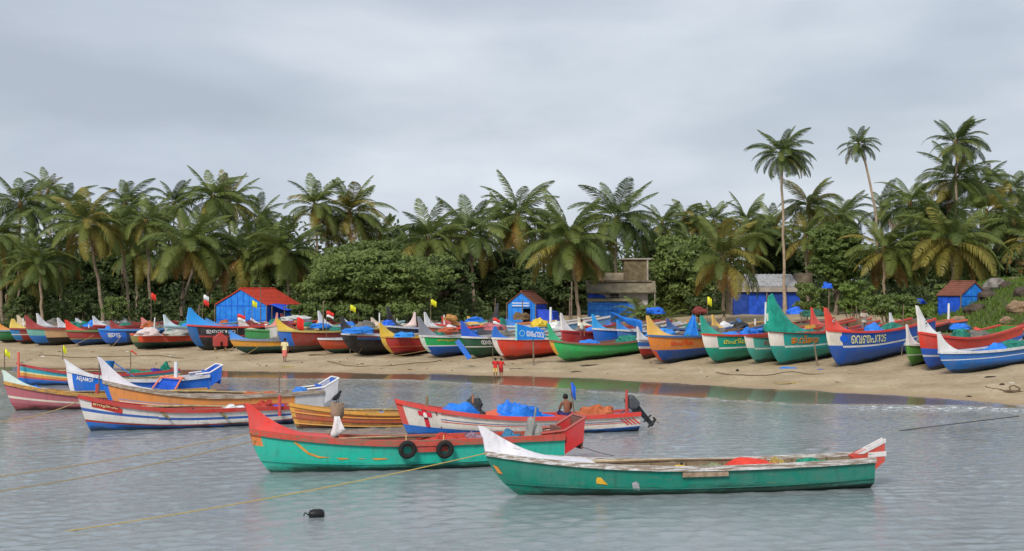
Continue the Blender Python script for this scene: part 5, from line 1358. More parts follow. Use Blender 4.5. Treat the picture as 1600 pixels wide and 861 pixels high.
heap('sack', 'grey sack standing by the red stern box', B_, hB, .91, -.1, .70, (.55, .5, .85), cloth((150, 150, 146)), 8, 'sack', 0, .3)
heap('tarpaulin_bundle', 'smooth blue tarpaulin hump at the bow of the cream and blue boat', C, hC, .25, .0, .62, (1.7, 1.0, .80), BT_, 9, 'tarpaulin', 0, .5)
heap('tarpaulin_bundle', 'crumpled blue tarpaulin bundle amidships in the cream and blue boat', C, hC, .475, .0, .55, (1.9, 1.1, .85), BT_, 10, 'tarpaulin')
heap('tarpaulin_bundle', 'flat blue tarpaulin behind the sitting man', C, hC, .61, .2, .60, (1.7, 1.0, .40), BT_, 11, 'tarpaulin')
heap('net_heap', 'red net under the sitting man', C, hC, .715, .0, .60, (1.3, 1.1, .50), RN, 12, 'fishing net')
heap('net_heap', 'orange net pile with floats right of the sitting man', C, hC, .83, .0, .60, (1.8, 1.1, .70), ON, 13, 'fishing net')
heap('tarpaulin_bundle', 'white tarpaulin lump in the white and blue striped boat', E, hE, .70, .0, .66, (1.3, .9, .50), cloth((205, 208, 216)), 14, 'tarpaulin', 0, .6)
heap('net_heap', 'red netting at the stern of the white and blue striped boat', E, hE, .86, .0, .66, (1.0, .8, .55), RN, 15, 'fishing net')
heap('tarpaulin_bundle', 'small blue bundle at the stern of the white and blue striped boat', E, hE, .93, -.1, .7, (.7, .7, .36), cloth((60, 80, 210)), 16, 'tarpaulin')
heap('net_heap', 'orange net lying along the long orange boat', F, hF, .72, .0, .72, (2.4, 1.0, .42), ON, 17, 'fishing net', 0, .5)
heap('tarpaulin_bundle', 'blue and white bundle by the grey stern box', F, hF, .90, .0, .80, (.9, .8, .42), cloth((60, 130, 225)), 18, 'tarpaulin')
heap('tarpaulin_bundle', 'small blue tarpaulin at the bow of the pink boat', G, hG, .13, .0, .8, (.9, .6, .36), BT_, 19, 'tarpaulin')
heap('net_heap', 'teal net heaped along the striped boat', I_, hI, .78, .0, .62, (2.4, 1.0, .50), GNT, 20, 'fishing net', 0, .6)
heap('net_heap', 'round teal net bundle at the stern of the striped boat', I_, hI, .92, .0, .66, (1.0, .9, .62), GNT, 21, 'fishing net')
heap('net_heap', 'blue and red net between the teal nets in the striped boat', I_, hI, .86, -.2, .62, (.9, .7, .55), net((60, 60, 170)), 22, 'fishing net')
# tyres slung from the turquoise boat
def tyre(label, t, dz):
    x, y, z = hB.pt(t, 1.0, -1)
    p = local(B_, x, y - .155, z - dz)
    q = MB(); n, mN = 26, 9; Rm, rm = .20, .078
    for i in range(n):
        a = 2 * math.pi * i / n
        for k in range(mN):
            b = 2 * math.pi * k / mN; rr = Rm + rm * math.cos(b)
            q.v.append((rr * math.cos(a), rm * 1.05 * math.sin(b), rr * math.sin(a)))
    for i in range(n):
        for k in range(mN):
            q.face((i * mN + k, ((i + 1) % n) * mN + k, ((i + 1) % n) * mN + (k + 1) % mN, i * mN + (k + 1) % mN), 0, True)
    e = empty('tyre', p, B_.rotation_euler.z, label, 'tyre', 'tyres used as fenders')
    q.build('tyre_body', plain((34, 33, 33), .8, .35, 9, .5), e)
    MB().tube([(-.05, -.03, .14), (-.03, .06, .42), (.02, .16, dz - .05)], .014, 5).build('hanging_rope', plain((190, 165, 110), .9, .3, 30), e)
tyre('left black tyre fender on the side of the turquoise boat', .472, .18)
tyre('right black tyre fender on the side of the turquoise boat', .592, .20)
# outboard motor
def outboard(label, e, h, s=1.0, tilt=.9):
    x, y, z = h.pt(1.0, 1.0, 1)
    p = local(e, h.L / 2 + .02, 0, z + .05)
    o = empty('outboard_motor', p, e.rotation_euler.z, label, 'outboard motor'); o.rotation_euler = (0, -tilt, e.rotation_euler.z); o.scale = (s, s, s)
    bk = plain((34, 36, 40), .45, .3, 6, .1)
    MB().rings([[(x_ * a + .12, y_ * b, z_) for x_, y_ in ((-.2, -.14), (.06, -.16), (.24, -.1), (.24, .1), (.06, .16), (-.2, .14))] for z_, a, b in ((.08, .8, .9), (.2, 1, 1), (.5, 1, 1), (.62, .8, .8), (.66, .5, .5))], 0).build('cowl', plain((70, 72, 76), .45, .3, 5, .1), o)
    MB().rings([[(x_ * a + .12, y_ * a, z_) for x_, y_ in ((-.09, -.06), (.12, -.04), (.12, .04), (-.09, .06))] for z_, a in ((.10, 1.2), (-.3, 1), (-.75, .8), (-.95, .7))], 0, True, False).build('leg', bk, o)
    MB().box((.16, 0, -.58), (.42, .16, .03)).build('cavitation_plate', bk, o)
    MB().tube([(-.05, 0, -.86), (.3, 0, -.86), (.4, 0, -.86)], [.05, .065, .03], 8).build('gearcase', bk, o)
    for k in range(3):
        a = 2.094 * k; d = Vector((0, math.cos(a), math.sin(a)))
        q = MB(); c = Vector((.36, 0, -.86)); w = Vector((.03, -d.z * .06, d.y * .06))
        q.v = [tuple(c + d * .04 - w * .5), tuple(c + d * .04 + w * .5), tuple(c + d * .2 + w), tuple(c + d * .2 - w)]; q.face((0, 1, 2, 3)); q.build('blade', bk, o)
    MB().tube([(-.1, 0, .28), (-.45, .05, .36), (-.85, .08, .34)], [.03, .024, .03], 6).build('tiller', bk, o)
    MB().box((-.02, 0, .02), (.12, .28, .34)).build('clamp', bk, o)
outboard('black outboard motor tilted up on the cream and blue boat', C, hC, .95, .75)
def place_on(e, h, t, y, v): 
    x, _, z = h.pt(t, v, 1); return local(e, x, y, z)
def stick(name, label, e, h, t, y, ztop, r, mat, lean=(0, 0), cat='post'):
    p = place_on(e, h, t, y, .36); 
    o = MB().tube([(0, 0, 0), (lean[0], lean[1], ztop - p.z)], [r, r * .85], 7).build(name, mat, loc=p); return tag(o, label, cat)
stick('red_post', 'red post at the stern of the cream and blue boat', C, hC, .955, -.25, at(968, 610, 54).z, .06, paint((176, 60, 50), .4))
stick('grey_post', 'thin grey post near the stern of the turquoise boat', B_, hB, .885, -.35, at(815, 636, 44).z, .035, plain((130, 130, 126), .5), (.25, 0))
stick('wooden_post', 'wooden post in the bow of the cream and blue boat', C, hC, .30, -.1, at(738, 616, 53).z, .05, woodmat((150, 105, 80)))
heap('net_heap', 'dark bundle tied at the wooden post in the cream and blue boat', C, hC, .318, .1, .98, (.9, .6, .55), net((70, 74, 76)), 23, 'fishing net')
stick('short_post', 'short mooring post near the bow tip of the cream and blue boat', C, hC, .10, .0, at(655, 618, 52.7).z, .06, woodmat((140, 120, 90)))
MB()
def board(label, e, h, t, y, v, size, c, rot=(0, 0, 0), cat='board'):
    p = place_on(e, h, t, y, v)
    o = MB().box((0, 0, 0), size).build('board', paint(c, .5), loc=p, rot=(rot[0], rot[1], rot[2] + e.rotation_euler.z)); return tag(o, label, cat)
board('red-brown slanted board behind the bow tarpaulin of the cream and blue boat', C, hC, .37, -.05, .95, (1.2, .5, .05), (190, 84, 56), (.5, -.25, 0))
# post with plastic bag and crow in the turquoise boat
_p = place_on(B_, hB, .262, .25, .4)
pw = empty('wrapped_post', _p, 0, 'wooden post wrapped in sacking with a white bag tied on', 'post')
zt = at(513, 628, 43).z - _p.z
MB().tube([(0, 0, 0), (0, 0, zt - .3)], .045, 7).build('stake', woodmat((120, 104, 84)), pw)
MB().ell([(0, 0, zt - .48, .14, .13), (0, 0, zt - .4, .20, .18), (0, 0, zt - .12, .21, .18), (0, 0, zt, .19, .16)], 10).build('sacking', cloth((142, 122, 104), .9), pw)
q = MB(); n_ = 9
for i in range(n_):                       # rag of white plastic hanging in two points
    u = i / (n_ - 1); low = .52 + .06 * math.sin(4 * u + .4) - .10 * u
    for k in range(6):
        w_ = k / 5
        q.v.append(((u - .42) * (.14 + .34 * w_ ** 1.3), -.21 + .022 * math.sin(9 * u + 3 * w_) - .03 * w_, zt - .40 - low * w_ * 1.15))
for i in range(n_ - 1):
    for k in range(5): q.face((i * 6 + k, (i + 1) * 6 + k, (i + 1) * 6 + k + 1, i * 6 + k + 1), 0, True)
bg_ = q.build('plastic_bag', cloth((216, 218, 222), .45), pw); bg_.modifiers.new('thick', 'SOLIDIFY').thickness = .02
cw = empty('crow', (_p.x, _p.y, _p.z + zt), math.radians(70), 'black crow perched on top of the wrapped post', 'bird')
bk = plain((26, 26, 30), .5, .3, 12, .3)
q = MB(); rr = []
for s_, (x, z, r_) in enumerate(((-.30, .10, .012), (-.22, .11, .035), (-.10, .14, .065), (.02, .19, .075), (.10, .24, .055), (.14, .285, .042), (.19, .31, .045), (.235, .305, .028), (.25, .302, .012))):
    rr.append([(x, r_ * math.cos(2 * math.pi * k / 10), z + r_ * math.sin(2 * math.pi * k / 10)) for k in range(10)])
q.rings(rr).build('body', bk, cw)
MB().tube([(.245, 0, .303), (.30, 0, .295), (.335, 0, .283)], [.018, .012, .003], 6).build('beak', bk, cw)
for s_ in (-1, 1):
    MB().rings([[(-.26, s_ * .05, .11), (-.26, s_ * .06, .12), (-.26, s_ * .05, .13)], [(-.08, s_ * .065, .12), (-.08, s_ * .088, .15), (-.08, s_ * .07, .20)], [(.06, s_ * .06, .19), (.06, s_ * .082, .21), (.06, s_ * .055, .25)]]).build('wing', bk, cw)
    MB().tube([(.0, s_ * .03, .14), (.02, s_ * .035, .07), (.01, s_ * .035, 0), (.06, s_ * .04, 0)], .009, 5).build('leg', bk, cw)
# rope knob on the striped planked boat's stem
# flags
def flag(label, px, ytop, ybase, Y, bands, w=.62, h=.5, ground=True, lean=0.0, polec=None):
    a, b = at(px, ytop, Y), at(px + lean, ybase, Y)
    if ground: b.z = min(b.z, gzs(b.x, Y)) - .1
    w, h = w * .85, h * .85
    e = empty('flag', b, 0, label, 'flag', 'flags on poles')
    H = a.z - b.z; dx = a.x - b.x
    MB().tube([(0, 0, 0), (dx, 0, H)], [.03, .022], 6).build('pole', polec or POLE, e)
    z1 = H
    for c, frac in bands:
        q = MB(); n = 8; hh = h * frac
        for i in range(n + 1):
            u = i / n
            for j in (0, 1):
                q.v.append((dx + .02 + u * w * (.92), -.07 * math.sin(5 * u + j) * u, z1 - j * hh - .14 * u * u + .03 * math.sin(6 * u)))
        for i in range(n): q.face((2 * i, 2 * i + 2, 2 * i + 3, 2 * i + 1), 0, True)
        o = q.build('cloth', cloth(c, .8, .3), e); o.modifiers.new('thick', 'SOLIDIFY').thickness = .012
        z1 -= hh + .003
    return e
YEL, RD_, WH = (238, 214, 40), (226, 52, 40), (225, 222, 220)
flag('red flag on a pole in front of the slender palm', 236, 458, 505, 113, [(RD_, 1)], .45, .6)
flag('white and red flag left of the red-roofed hut', 318, 461, 505, 112, [(WH, .5), (RD_, .5)], .5, .95, lean=-4)
flag('red and white flag above the green second-row boat', 371, 491, 520, 106, [(RD_, .5), (WH, .5)], .72, .62)
flag('yellow flag in front of the red-roofed hut', 394, 470, 505, 110, [(YEL, 1)], .45, .55)
flag('bright red flag hanging behind the blue and yellow prow', 464, 496, 520, 104, [((230, 40, 36), 1)], .6, 1.0)
flag('red over white flag right of the tall pale prow', 510, 486, 515, 104, [(RD_, .6), (WH, .4)], .65, .55)
flag('yellow flag left of the tall black prow', 547, 477, 512, 103, [(YEL, 1)], .5, .5)
flag('yellow flag on a green pole right of the white carved prow', 673, 468, 505, 103, [(YEL, 1)], .5, .5)
flag('yellow flag in front of the shed palm', 1105, 464, 500, 105, [(YEL, 1)], .42, .7)
flag('yellow flag above the pale green prow of the pink boat', 7, 546, 580, 63.5, [(YEL, 1)], .28, .36, False)
flag('small yellow flag above the white prow of the blue boat', 98, 540, 562, 72, [(YEL, 1)], .2, .42, False)
flag('thin red pennant above the long orange boat', 204, 548, 590, 70, [(RD_, 1)], .35, .10, False)
flag('blue pennant on a leaning stick behind the sitting man', 891, 598, 650, 54, [((40, 100, 205), 1)], .24, .62, False, 7)
flag('white flag with red on the striped boat right of the black slim prow', 770, 497, 520, 97, [(RD_, .5), (WH, .5)], .6, .5)
# poles standing in the moored boats
for lb, px, yt, yb, Y, r_, c_ in (('orange-red post at the bow of the striped boat', 29, 550, 590, 79, .07, (214, 90, 70)), ('thin dark stick beside the white prow of the long orange boat', 155, 556, 612, 62.5, .03, (90, 80, 76)),
        ('white pipe standing in the blue boat', 275, 565, 608, 73.5, .11, (214, 220, 222)), ('thin mast in the long orange boat', 436, 580, 625, 63, .03, (120, 90, 80)), ('red-wrapped mast at the stern of the white striped boat', 437, 618, 650, 56.5, .07, (190, 60, 56)), ('red post in the pink boat', 152, 600, 628, 64.5, .09, (170, 60, 48))):
    a, b = at(px, yt, Y), at(px, yb, Y)
    tag(MB().tube([(0, 0, 0), (0, 0, a.z - b.z)], [r_, r_ * .9], 8).build('post', paint(c_, .4), loc=b), lb, 'post')
# orange frame with blue cover in the blue boat, bucket on a pole
_p = at(268, 610, 73.0)
fr = empty('cabin_frame', _p, .1, 'orange frame with blue cover in the blue boat', 'frame')
for a, b in (((-1.0, -.5, 0), (-.45, -.5, .72)), ((-.45, -.5, .72), (.55, -.5, .62)), ((.55, -.5, .62), (.15, -.5, -.1)), ((-.45, .5, .72), (.55, .5, .62)), ((-1.0, .5, 0), (-.45, .5, .72)), ((-.45, -.5, .72), (-.45, .5, .72)), ((.55, -.5, .62), (.55, .5, .62))):
    MB().tube([a, b], .05, 6).build('bar', paint((226, 120, 90), .4), fr)
MB().rings([[(-.85, -.42, 0), (.2, -.42, 0), (.2, .42, 0), (-.85, .42, 0)], [(-.42, -.42, .62), (.45, -.42, .55), (.45, .42, .55), (-.42, .42, .62)]], 0, True, False).build('cover', cloth((30, 88, 205)), fr)
bp = at(170, 578, 74)
bu = empty('bucket', bp, 0, 'blue bucket hung upside down near the orange boat prow', 'bucket')
MB().ell([(0, 0, 0, .22, .22), (0, 0, .45, .30, .30), (0, 0, .47, .31, .31)], 14).build('pail', plain((40, 110, 170), .5), bu)
MB().tube([(0, 0, -.7), (0, 0, 0)], .03, 6).build('stake', POLE, bu)
tag(MB().tube([(0, 0, 0), (1.3, .2, -1.0)], .035, 6).build('oar', paint((60, 110, 170), .4), loc=at(178, 566, 74)), 'blue oar slanting down beside the blue bucket', 'oar')
# cargo on the beached boats
def cover(name, label, px, py, Y, size, mat, seed, cat='tarpaulin', rz=.9, folds=1.0):
    p = at(px, py + (2 if Y < 105 else 0), Y); return blob(name, label, p, (size[0] * 1.1, size[1], size[2] * .55), mat, seed, cat, None, rz, folds * .75)
for i, (lb, px, py, Y, sz, c) in enumerate((
    ('pink box and white cover on the red over dark green boat', 232, 524, 108, (2.0, 1.6, .9), (214, 190, 186)), ('white net heaped at the stern of the red over dark green boat', 276, 524, 109.5, (1.9, 1.4, .8), (200, 196, 186)),
    ('blue tarpaulin in the black boat with blue stripe', 560, 518, 99.5, (2.2, 1.4, .8), (36, 120, 215)), ('blue tarpaulin in the bright red boat', 632, 524, 99, (1.6, 1.2, .6), (40, 130, 220)),
    ('blue bundle behind the bright red boat', 607, 506, 102.5, (1.0, .9, .7), (30, 96, 220)), ('red and orange net in the green over blue boat', 700, 516, 99, (1.6, 1.2, .6), (214, 100, 64)),
    ('pale pink net behind the dark green boat', 772, 513, 97.5, (1.4, 1.3, 1.0), (214, 120, 126)), ('blue tarpaulin in the orange over blue boat', 1032, 522, 91, (2.2, 1.5, .75), (44, 130, 240)),
    ('blue tarpaulin crumpled in the turquoise boat with yellow name', 1142, 526, 90.5, (2.0, 1.4, .7), (40, 120, 245)), ('blue tarpaulin behind the second turquoise boat', 1185, 522, 94, (2.0, 1.4, .9), (36, 110, 235)),
    ('blue tarpaulin heap in the big blue boat behind the standing man', 1370, 524, 91, (2.6, 1.6, 1.2), (36, 130, 230)), ('blue tarpaulin pile on the sand right of the concrete house', 1024, 490, 115, (1.9, 1.2, 1.0), (30, 100, 215)),
    ('blue tarpaulin on the sand in front of the shed', 1243, 490, 107, (1.5, 1.1, .8), (36, 100, 215)), ('green net pile behind the coral red prow', 1270, 494, 105, (2.6, 1.4, .9), (40, 110, 90)),
    ('rusty red mound by the yellow flag', 1094, 490, 112, (1.3, 1.0, .9), (140, 56, 46)), ('blue tarpaulin left of the brown-roofed hut', 1436, 474, 116, (1.8, 1, .7), (26, 70, 180)),
    ('yellow drum-shaped bundle behind the red boat with blue name board', 842, 508, 98, (1.1, 1.0, 1.1), (220, 180, 50)), ('white bags behind the bright green boat', 868, 512, 98.5, (1.1, .9, .9), (214, 218, 222)),
    ('brown straw heap beside the small blue hut', 816, 499, 122, (1.8, 1.2, 1.1), (130, 104, 70)), ('blue tarpaulin over the second-row boat left of the blue door hut', 742, 500, 104, (1.5, 1.2, .6), (30, 110, 220)),
    ('orange net on the second-row boat', 704, 500, 106, (1.2, .9, .7), (214, 150, 80)), ('blue cover on the second-row boat behind the yellow boat', 500, 512, 107, (1.6, 1.2, .7), (36, 120, 220)),
    ('light blue cover by the blue tarpaulin hut awning', 462, 500, 108, (2.4, 1.2, .6), (190, 190, 186)), ('black engine cover by the turquoise boats', 1157, 510, 95, (1.0, .9, .8), (40, 40, 44)),
    ('orange net heap between the red prows', 1268, 522, 92.5, (1.3, 1.0, 1.2), (226, 160, 50)), ('blue cover on the boat at the right edge', 1500, 512, 98, (2.2, 1.2, .7), (30, 110, 215)))):
    dark = 'net' in lb or 'straw' in lb or 'mound' in lb
    cover('tarpaulin_bundle' if not dark else 'net_heap', lb, px, py, Y, sz, net(c) if dark else cloth(c, .45, .9), 40 + i, 'fishing net' if dark else 'tarpaulin')
# blue tarpaulin slung over poles behind the green boat
def slung(name, label, pts, mat, nseg=10, sag=.15):
    q = MB(); A_, B2, C2, D2 = [Vector(p) for p in pts]
    for i in range(nseg + 1):
        for j in range(6):
            u, v = i / nseg, j / 5
            p = A_.lerp(B2, u).lerp(D2.lerp(C2, u), v); p.z -= sag * math.sin(math.pi * u) * math.sin(math.pi * v) - .05 * math.sin(9 * u + 4 * v)
            p.y += .08 * math.sin(11 * u)
            q.v.append(tuple(p))
    for i in range(nseg):
        for j in range(5): q.face((i * 6 + j, (i + 1) * 6 + j, (i + 1) * 6 + j + 1, i * 6 + j + 1), 0, True)
    o = q.build(name, mat); o.modifiers.new('thick', 'SOLIDIFY').thickness = .02
    return tag(o, label, 'tarpaulin')
slung('slung_tarpaulin', 'long blue tarpaulin slung over poles behind the bright green boat', [at(950, 487, 100.5), at(1003, 502, 96.5), at(1004, 520, 96.5), at(985, 505, 98.5)], cloth((30, 116, 236), .45, .8))
slung('slung_tarpaulin', 'blue tarpaulin peak draped over the stern left of the turquoise prow', [at(1082, 492, 91.8), at(1086, 494, 91.6), at(1092, 528, 91.3), at(1066, 528, 92.0)], cloth((36, 122, 236), .45, .8))
# green tarpaulin wrapped over the prow of the turquoise boat
_h, _e = hBT, BT
q = MB()
prof = [(0.0, .95), (.012, 2.05), (.05, 2.30), (.09, 1.75), (.15, 1.15), (.21, .62), (.27, .16)]
for t_, hh in prof:
    x, y, z = _h.pt(t_, 1.0, 1); y = max(y, .06)
    lx = .0
    q.v += [(x - .06, -y - .10, z - .02), (x - .04, -y * .7 - .07, z + hh * .5), (x, -.03, z + hh), (x, .03, z + hh), (x - .04, y * .7 + .07, z + hh * .5), (x - .06, y + .10, z - .02)]
for i in range(len(prof) - 1):
    for k in range(5): q.face((i * 6 + k, (i + 1) * 6 + k, (i + 1) * 6 + k + 1, i * 6 + k + 1), 0, k != 2)
q.face([0, 1, 2, 3, 4, 5])
o_ = q.build('prow_tarpaulin', cloth((18, 140, 120), .55, .9)); o_.location = BT.location; o_.rotation_euler = BT.rotation_euler
tag(o_, 'green tarpaulin sheet wrapped round the tall prow of the turquoise boat', 'tarpaulin')
# blue name board on the red boat
_p = at(828, 520, 92.2)
nb = empty('name_board', _p, math.radians(30), 'blue board with white lettering standing on the red boat', 'board')
MB().prism([(-1.0, -.45), (1.1, -.45), (1.1, .05), (-1.0, .62)], -.03, .03).build('panel', plain((26, 120, 214), .5, .25), nb)
MB().box((-1.02, 0, .08), (.09, .08, 1.1)).build('edge', plain((130, 196, 196), .5), nb)
vs_, fs = text_mesh('യേഹാവ'); w = MB()
for u, v in vs_: w.v.append((-.28 + u * 1.3, -.045, -.22 + v * .36 - u * .12))
for f in fs: w.face(f)
w.build('lettering', plain((235, 238, 240), .5, .1), nb)
MB().rings([[(-.62 + .2 * r_ * math.cos(a), -.045 - .004 * (r_ < 1), -.02 + .2 * r_ * math.sin(a)) for a in lin(0, 6.0, 20)] for r_ in (1, .82)], 0, False, False).build('ring_mark', plain((150, 205, 225), .5), nb)
# rudder boards leaning by the bows
def leaner(label, px0, py0, px1, py1, Y, w, c, cat='board'):
    a, b = at(px0, py0, Y), at(px1, py1, Y)
    d = b - a
    o = MB().box((0, 0, 0), (w, .07, d.length)).build('board', paint(c, .5), loc=(a + b) / 2, rot=(0, math.atan2(d.x, d.z), 0)); return tag(o, label, cat)
leaner('blue rudder board with a tan tip leaning at the dark green bow', 714, 532, 734, 560, 92.0, .32, (34, 104, 200))
_p = ground_at(344, 549)
rb_ = empty('rudder_box', _p, math.radians(25), 'red-brown peaked rudder box standing beside the yellow and green boat', 'box')
MB().prism([(-.5, .40), (.5, .40), (.52, 1.0), (0, 1.42), (-.52, 1.0)], -.22, .22).build('casing', paint((170, 48, 42), .6), rb_)
for _s in (-1, 1): MB().box((_s * .38, 0, .18), (.09, .3, .36)).build('leg', woodmat(), rb_)
MB().box((.05, -.24, .55), (.16, .03, .34)).build('slot', DARKIN, rb_)
def prop(label, px, yt, yb, Y, lean=2):
    b = ground_at(px + lean, yb); a = at(px, yt, b.y + .35); b.z -= .1
    tag(MB().tube([(0, 0, 0), tuple(a - b)], .055, 7).build('prop_pole', POLE, loc=b), label, 'pole', 'poles propping the beached boats')
prop('grey pole propping the turquoise boat next to the big blue boat', 1272, 535, 572, 81.2, 6); prop('brown pole standing before the red boat', 833, 530, 572, 84.5, 1)
# ropes
ROPEY = plain((170, 146, 84), .9, .3, 30); ROPED = plain((74, 72, 70), .9, .3, 30); ROPEG = plain((150, 128, 88), .9, .3, 30)
def rope(label, p0, p1, sag, r_, mat, n=24):
    p0, p1 = Vector(p0), Vector(p1)
    pts = []
    for i in range(n + 1):
        u = i / n; p = p0.lerp(p1, u); p.z -= sag * 4 * u * (1 - u); pts.append(p - p0)
    tag(MB().tube(pts, r_, 5).build('mooring_rope', mat, loc=p0), label, 'rope')
bowA = place_on(A, hA, .012, -.06, 1.02); bowB = place_on(B_, hB, .02, -.08, 1.0)
w1 = water_at(80, 832)
rope('long yellow rope from the nearest boat down into the water', bowA, (w1.x, w1.y, -.02), .12, .0135, ROPEY, 40)
rope('upper of two thin ropes running left from the turquoise bow', bowB, at(-60, 752, 38), .10, .014, ROPEG)
rope('lower of two thin ropes running left from the turquoise bow', bowB - Vector((0, 0, .25)), at(-60, 776, 36), .12, .014, ROPEG)
w2 = water_at(-40, 662); rope('rope from the white striped boat to the left edge', place_on(E, hE, .02, -.1, .95), (w2.x, w2.y, .05), .25, .022, ROPEG)
rope('thin yellow rope from the cream and blue boat to the planked boat', place_on(C, hC, .01, 0, .95), place_on(D, hD, .35, .3, 1.0), .2, .014, ROPEY)
rope('dark rope lying on the water at the right', at(1404, 673, 54.3) + Vector((0, 0, .0)), at(1592, 650, 58), .0, .02, ROPED)
rope('thin line from the green stern to the water', place_on(B_, hB, 1.0, .2, 1.0), water_at(960, 712), .1, .010, ROPED)
for i, (lb, p0, p1) in enumerate((('mooring line from the black boat down to the sand', (574, 528), (556, 558)), ('mooring line across the sand from the green over blue boat', (700, 540), (590, 560)), ('pale rope from the red and blue boat to the sand', (146, 524), (100, 545)), ('pale rope from the blue scrollwork boat to the sand', (190, 524), (170, 546)), ('yellow rope from the dark green boat to the sand', (372, 534), (352, 552)), ('pale rope from the yellow boat to the sand', (420, 528), (382, 556)))):
    g = ground_at(*p1); Ya = g.y + 1.0
    rope(lb, at(p0[0], p0[1], Ya), g + Vector((0, 0, .02)), .08, .018, ROPEG, 10)
for i, (lb, pts) in enumerate((('long thin rope lying across the sand left of the walking man', [(60, 556), (140, 560), (230, 556), (300, 561)]), ('thin rope curving over the sand below the black and red boats', [(510, 566), (560, 575), (640, 570), (700, 563)]),
    ('weed-dark rope lying on the sand below the turquoise boats', [(1120, 584), (1170, 589), (1240, 583), (1300, 588)]), ('brown rope snaking to the water at the right edge', [(1540, 606), (1570, 612), (1586, 604), (1600, 616)]))):
    g = [ground_at(*p) + Vector((0, 0, .03)) for p in pts]; q_ = []
    for a_, b_ in zip(g[:-1], g[1:]):
        for k_ in range(6):
            p_ = a_.lerp(b_, k_ / 6); p_.y += .35 * math.sin(k_ * 1.1 + i); p_.z = gzs(p_.x, p_.y) + .05; q_.append(p_ - g[0])
    tag(MB().tube(q_, .025, 5).build('rope', plain((96, 80, 60), .9, .3, 30), loc=g[0]), lb, 'rope')
# floating black buoy
bw = water_at(495, 808)
by = empty('buoy', (bw.x, bw.y, -.02), .3, 'black float bobbing alone in the foreground water', 'buoy')
MB().rings([[(x, r_ * math.cos(2 * math.pi * k / 12), .09 + r_ * math.sin(2 * math.pi * k / 12)) for k in range(12)] for x, r_ in ((-.19, .05), (-.16, .10), (-.08, .125), (.08, .125), (.15, .10), (.18, .05))]).build('float', plain((28, 28, 30), .45, .3, 6, .1), by)
MB().tube([(-.2, 0, .08), (-.28, 0, .14), (-.31, 0, .06)], .018, 5).build('lug', plain((28, 28, 30), .5), by)
# litter on the sand
for i, (lb, px, py, sz, c) in enumerate((('dark driftwood stick on the sand below the red boat', 808, 577, (.9, .12, .08), (60, 46, 38)), ('dark seaweed clump on the sand below the bright green boat', 903, 581, (.8, .25, .06), (52, 44, 34)), ('dark weed patch at the keel of the bright green boat', 926, 571, (1.6, .35, .07), (60, 44, 36)), ('thin stick on the sand below the orange boat', 1046, 576, (1.3, .08, .05), (80, 62, 48)), ('round dark stone on the sand below the turquoise boat', 1152, 580, (.22, .2, .14), (50, 44, 40)), ('blue plastic pipe on the sand under the green-wrapped boat', 1232, 576, (1.1, .16, .1), (40, 110, 190)), ('yellow rope scrap on the wet sand edge', 455, 573, (1.6, .3, .05), (150, 140, 70)), ('dry yellowish weed line near the water right of centre', 1243, 599, (2.2, .2, .05), (150, 126, 70)), ('dark weed clump on the right-hand sand', 1548, 590, (.6, .3, .1), (50, 42, 36)), ('small dark stone on the right-hand sand', 1566, 602, (.3, .22, .12), (60, 50, 42)), ('tangle of brown rope at the right edge of the sand', 1586, 612, (1.1, .5, .07), (90, 74, 56)), ('small blue scrap on the sand near the big blue boat', 1283, 578, (.4, .2, .07), (60, 80, 150)), ('dark wreck wood lying left of the walking man', 495, 556, (1.3, .3, .12), (70, 56, 44)))):
    p = ground_at(px, py)
    blob('debris', lb, p, sz, plain(c, .9, .4, 8, .4), 80 + i, 'debris', None, R.uniform(-.3, .3), 1.0, 14)
for i in range(90):                      # small scraps scattered over the dry sand
    X = R.uniform(-40, 34); Y = float(np.interp(X, SHX, SHY)) + R.uniform(1.5, 11)
    c = R.choice(((80, 66, 50), (110, 90, 66), (60, 50, 42), (190, 185, 175)))
    o = blob('debris', 'small brown scrap of driftwood or shell on the dry sand', (X, Y, gzs(X, Y)), (R.uniform(.12, .4), R.uniform(.06, .16), R.uniform(.03, .07)), plain(c, .9, .4, 8, .4), 120 + i, 'debris', None, R.uniform(0, 3), 1.0, 8, 'small scraps scattered over the sand')
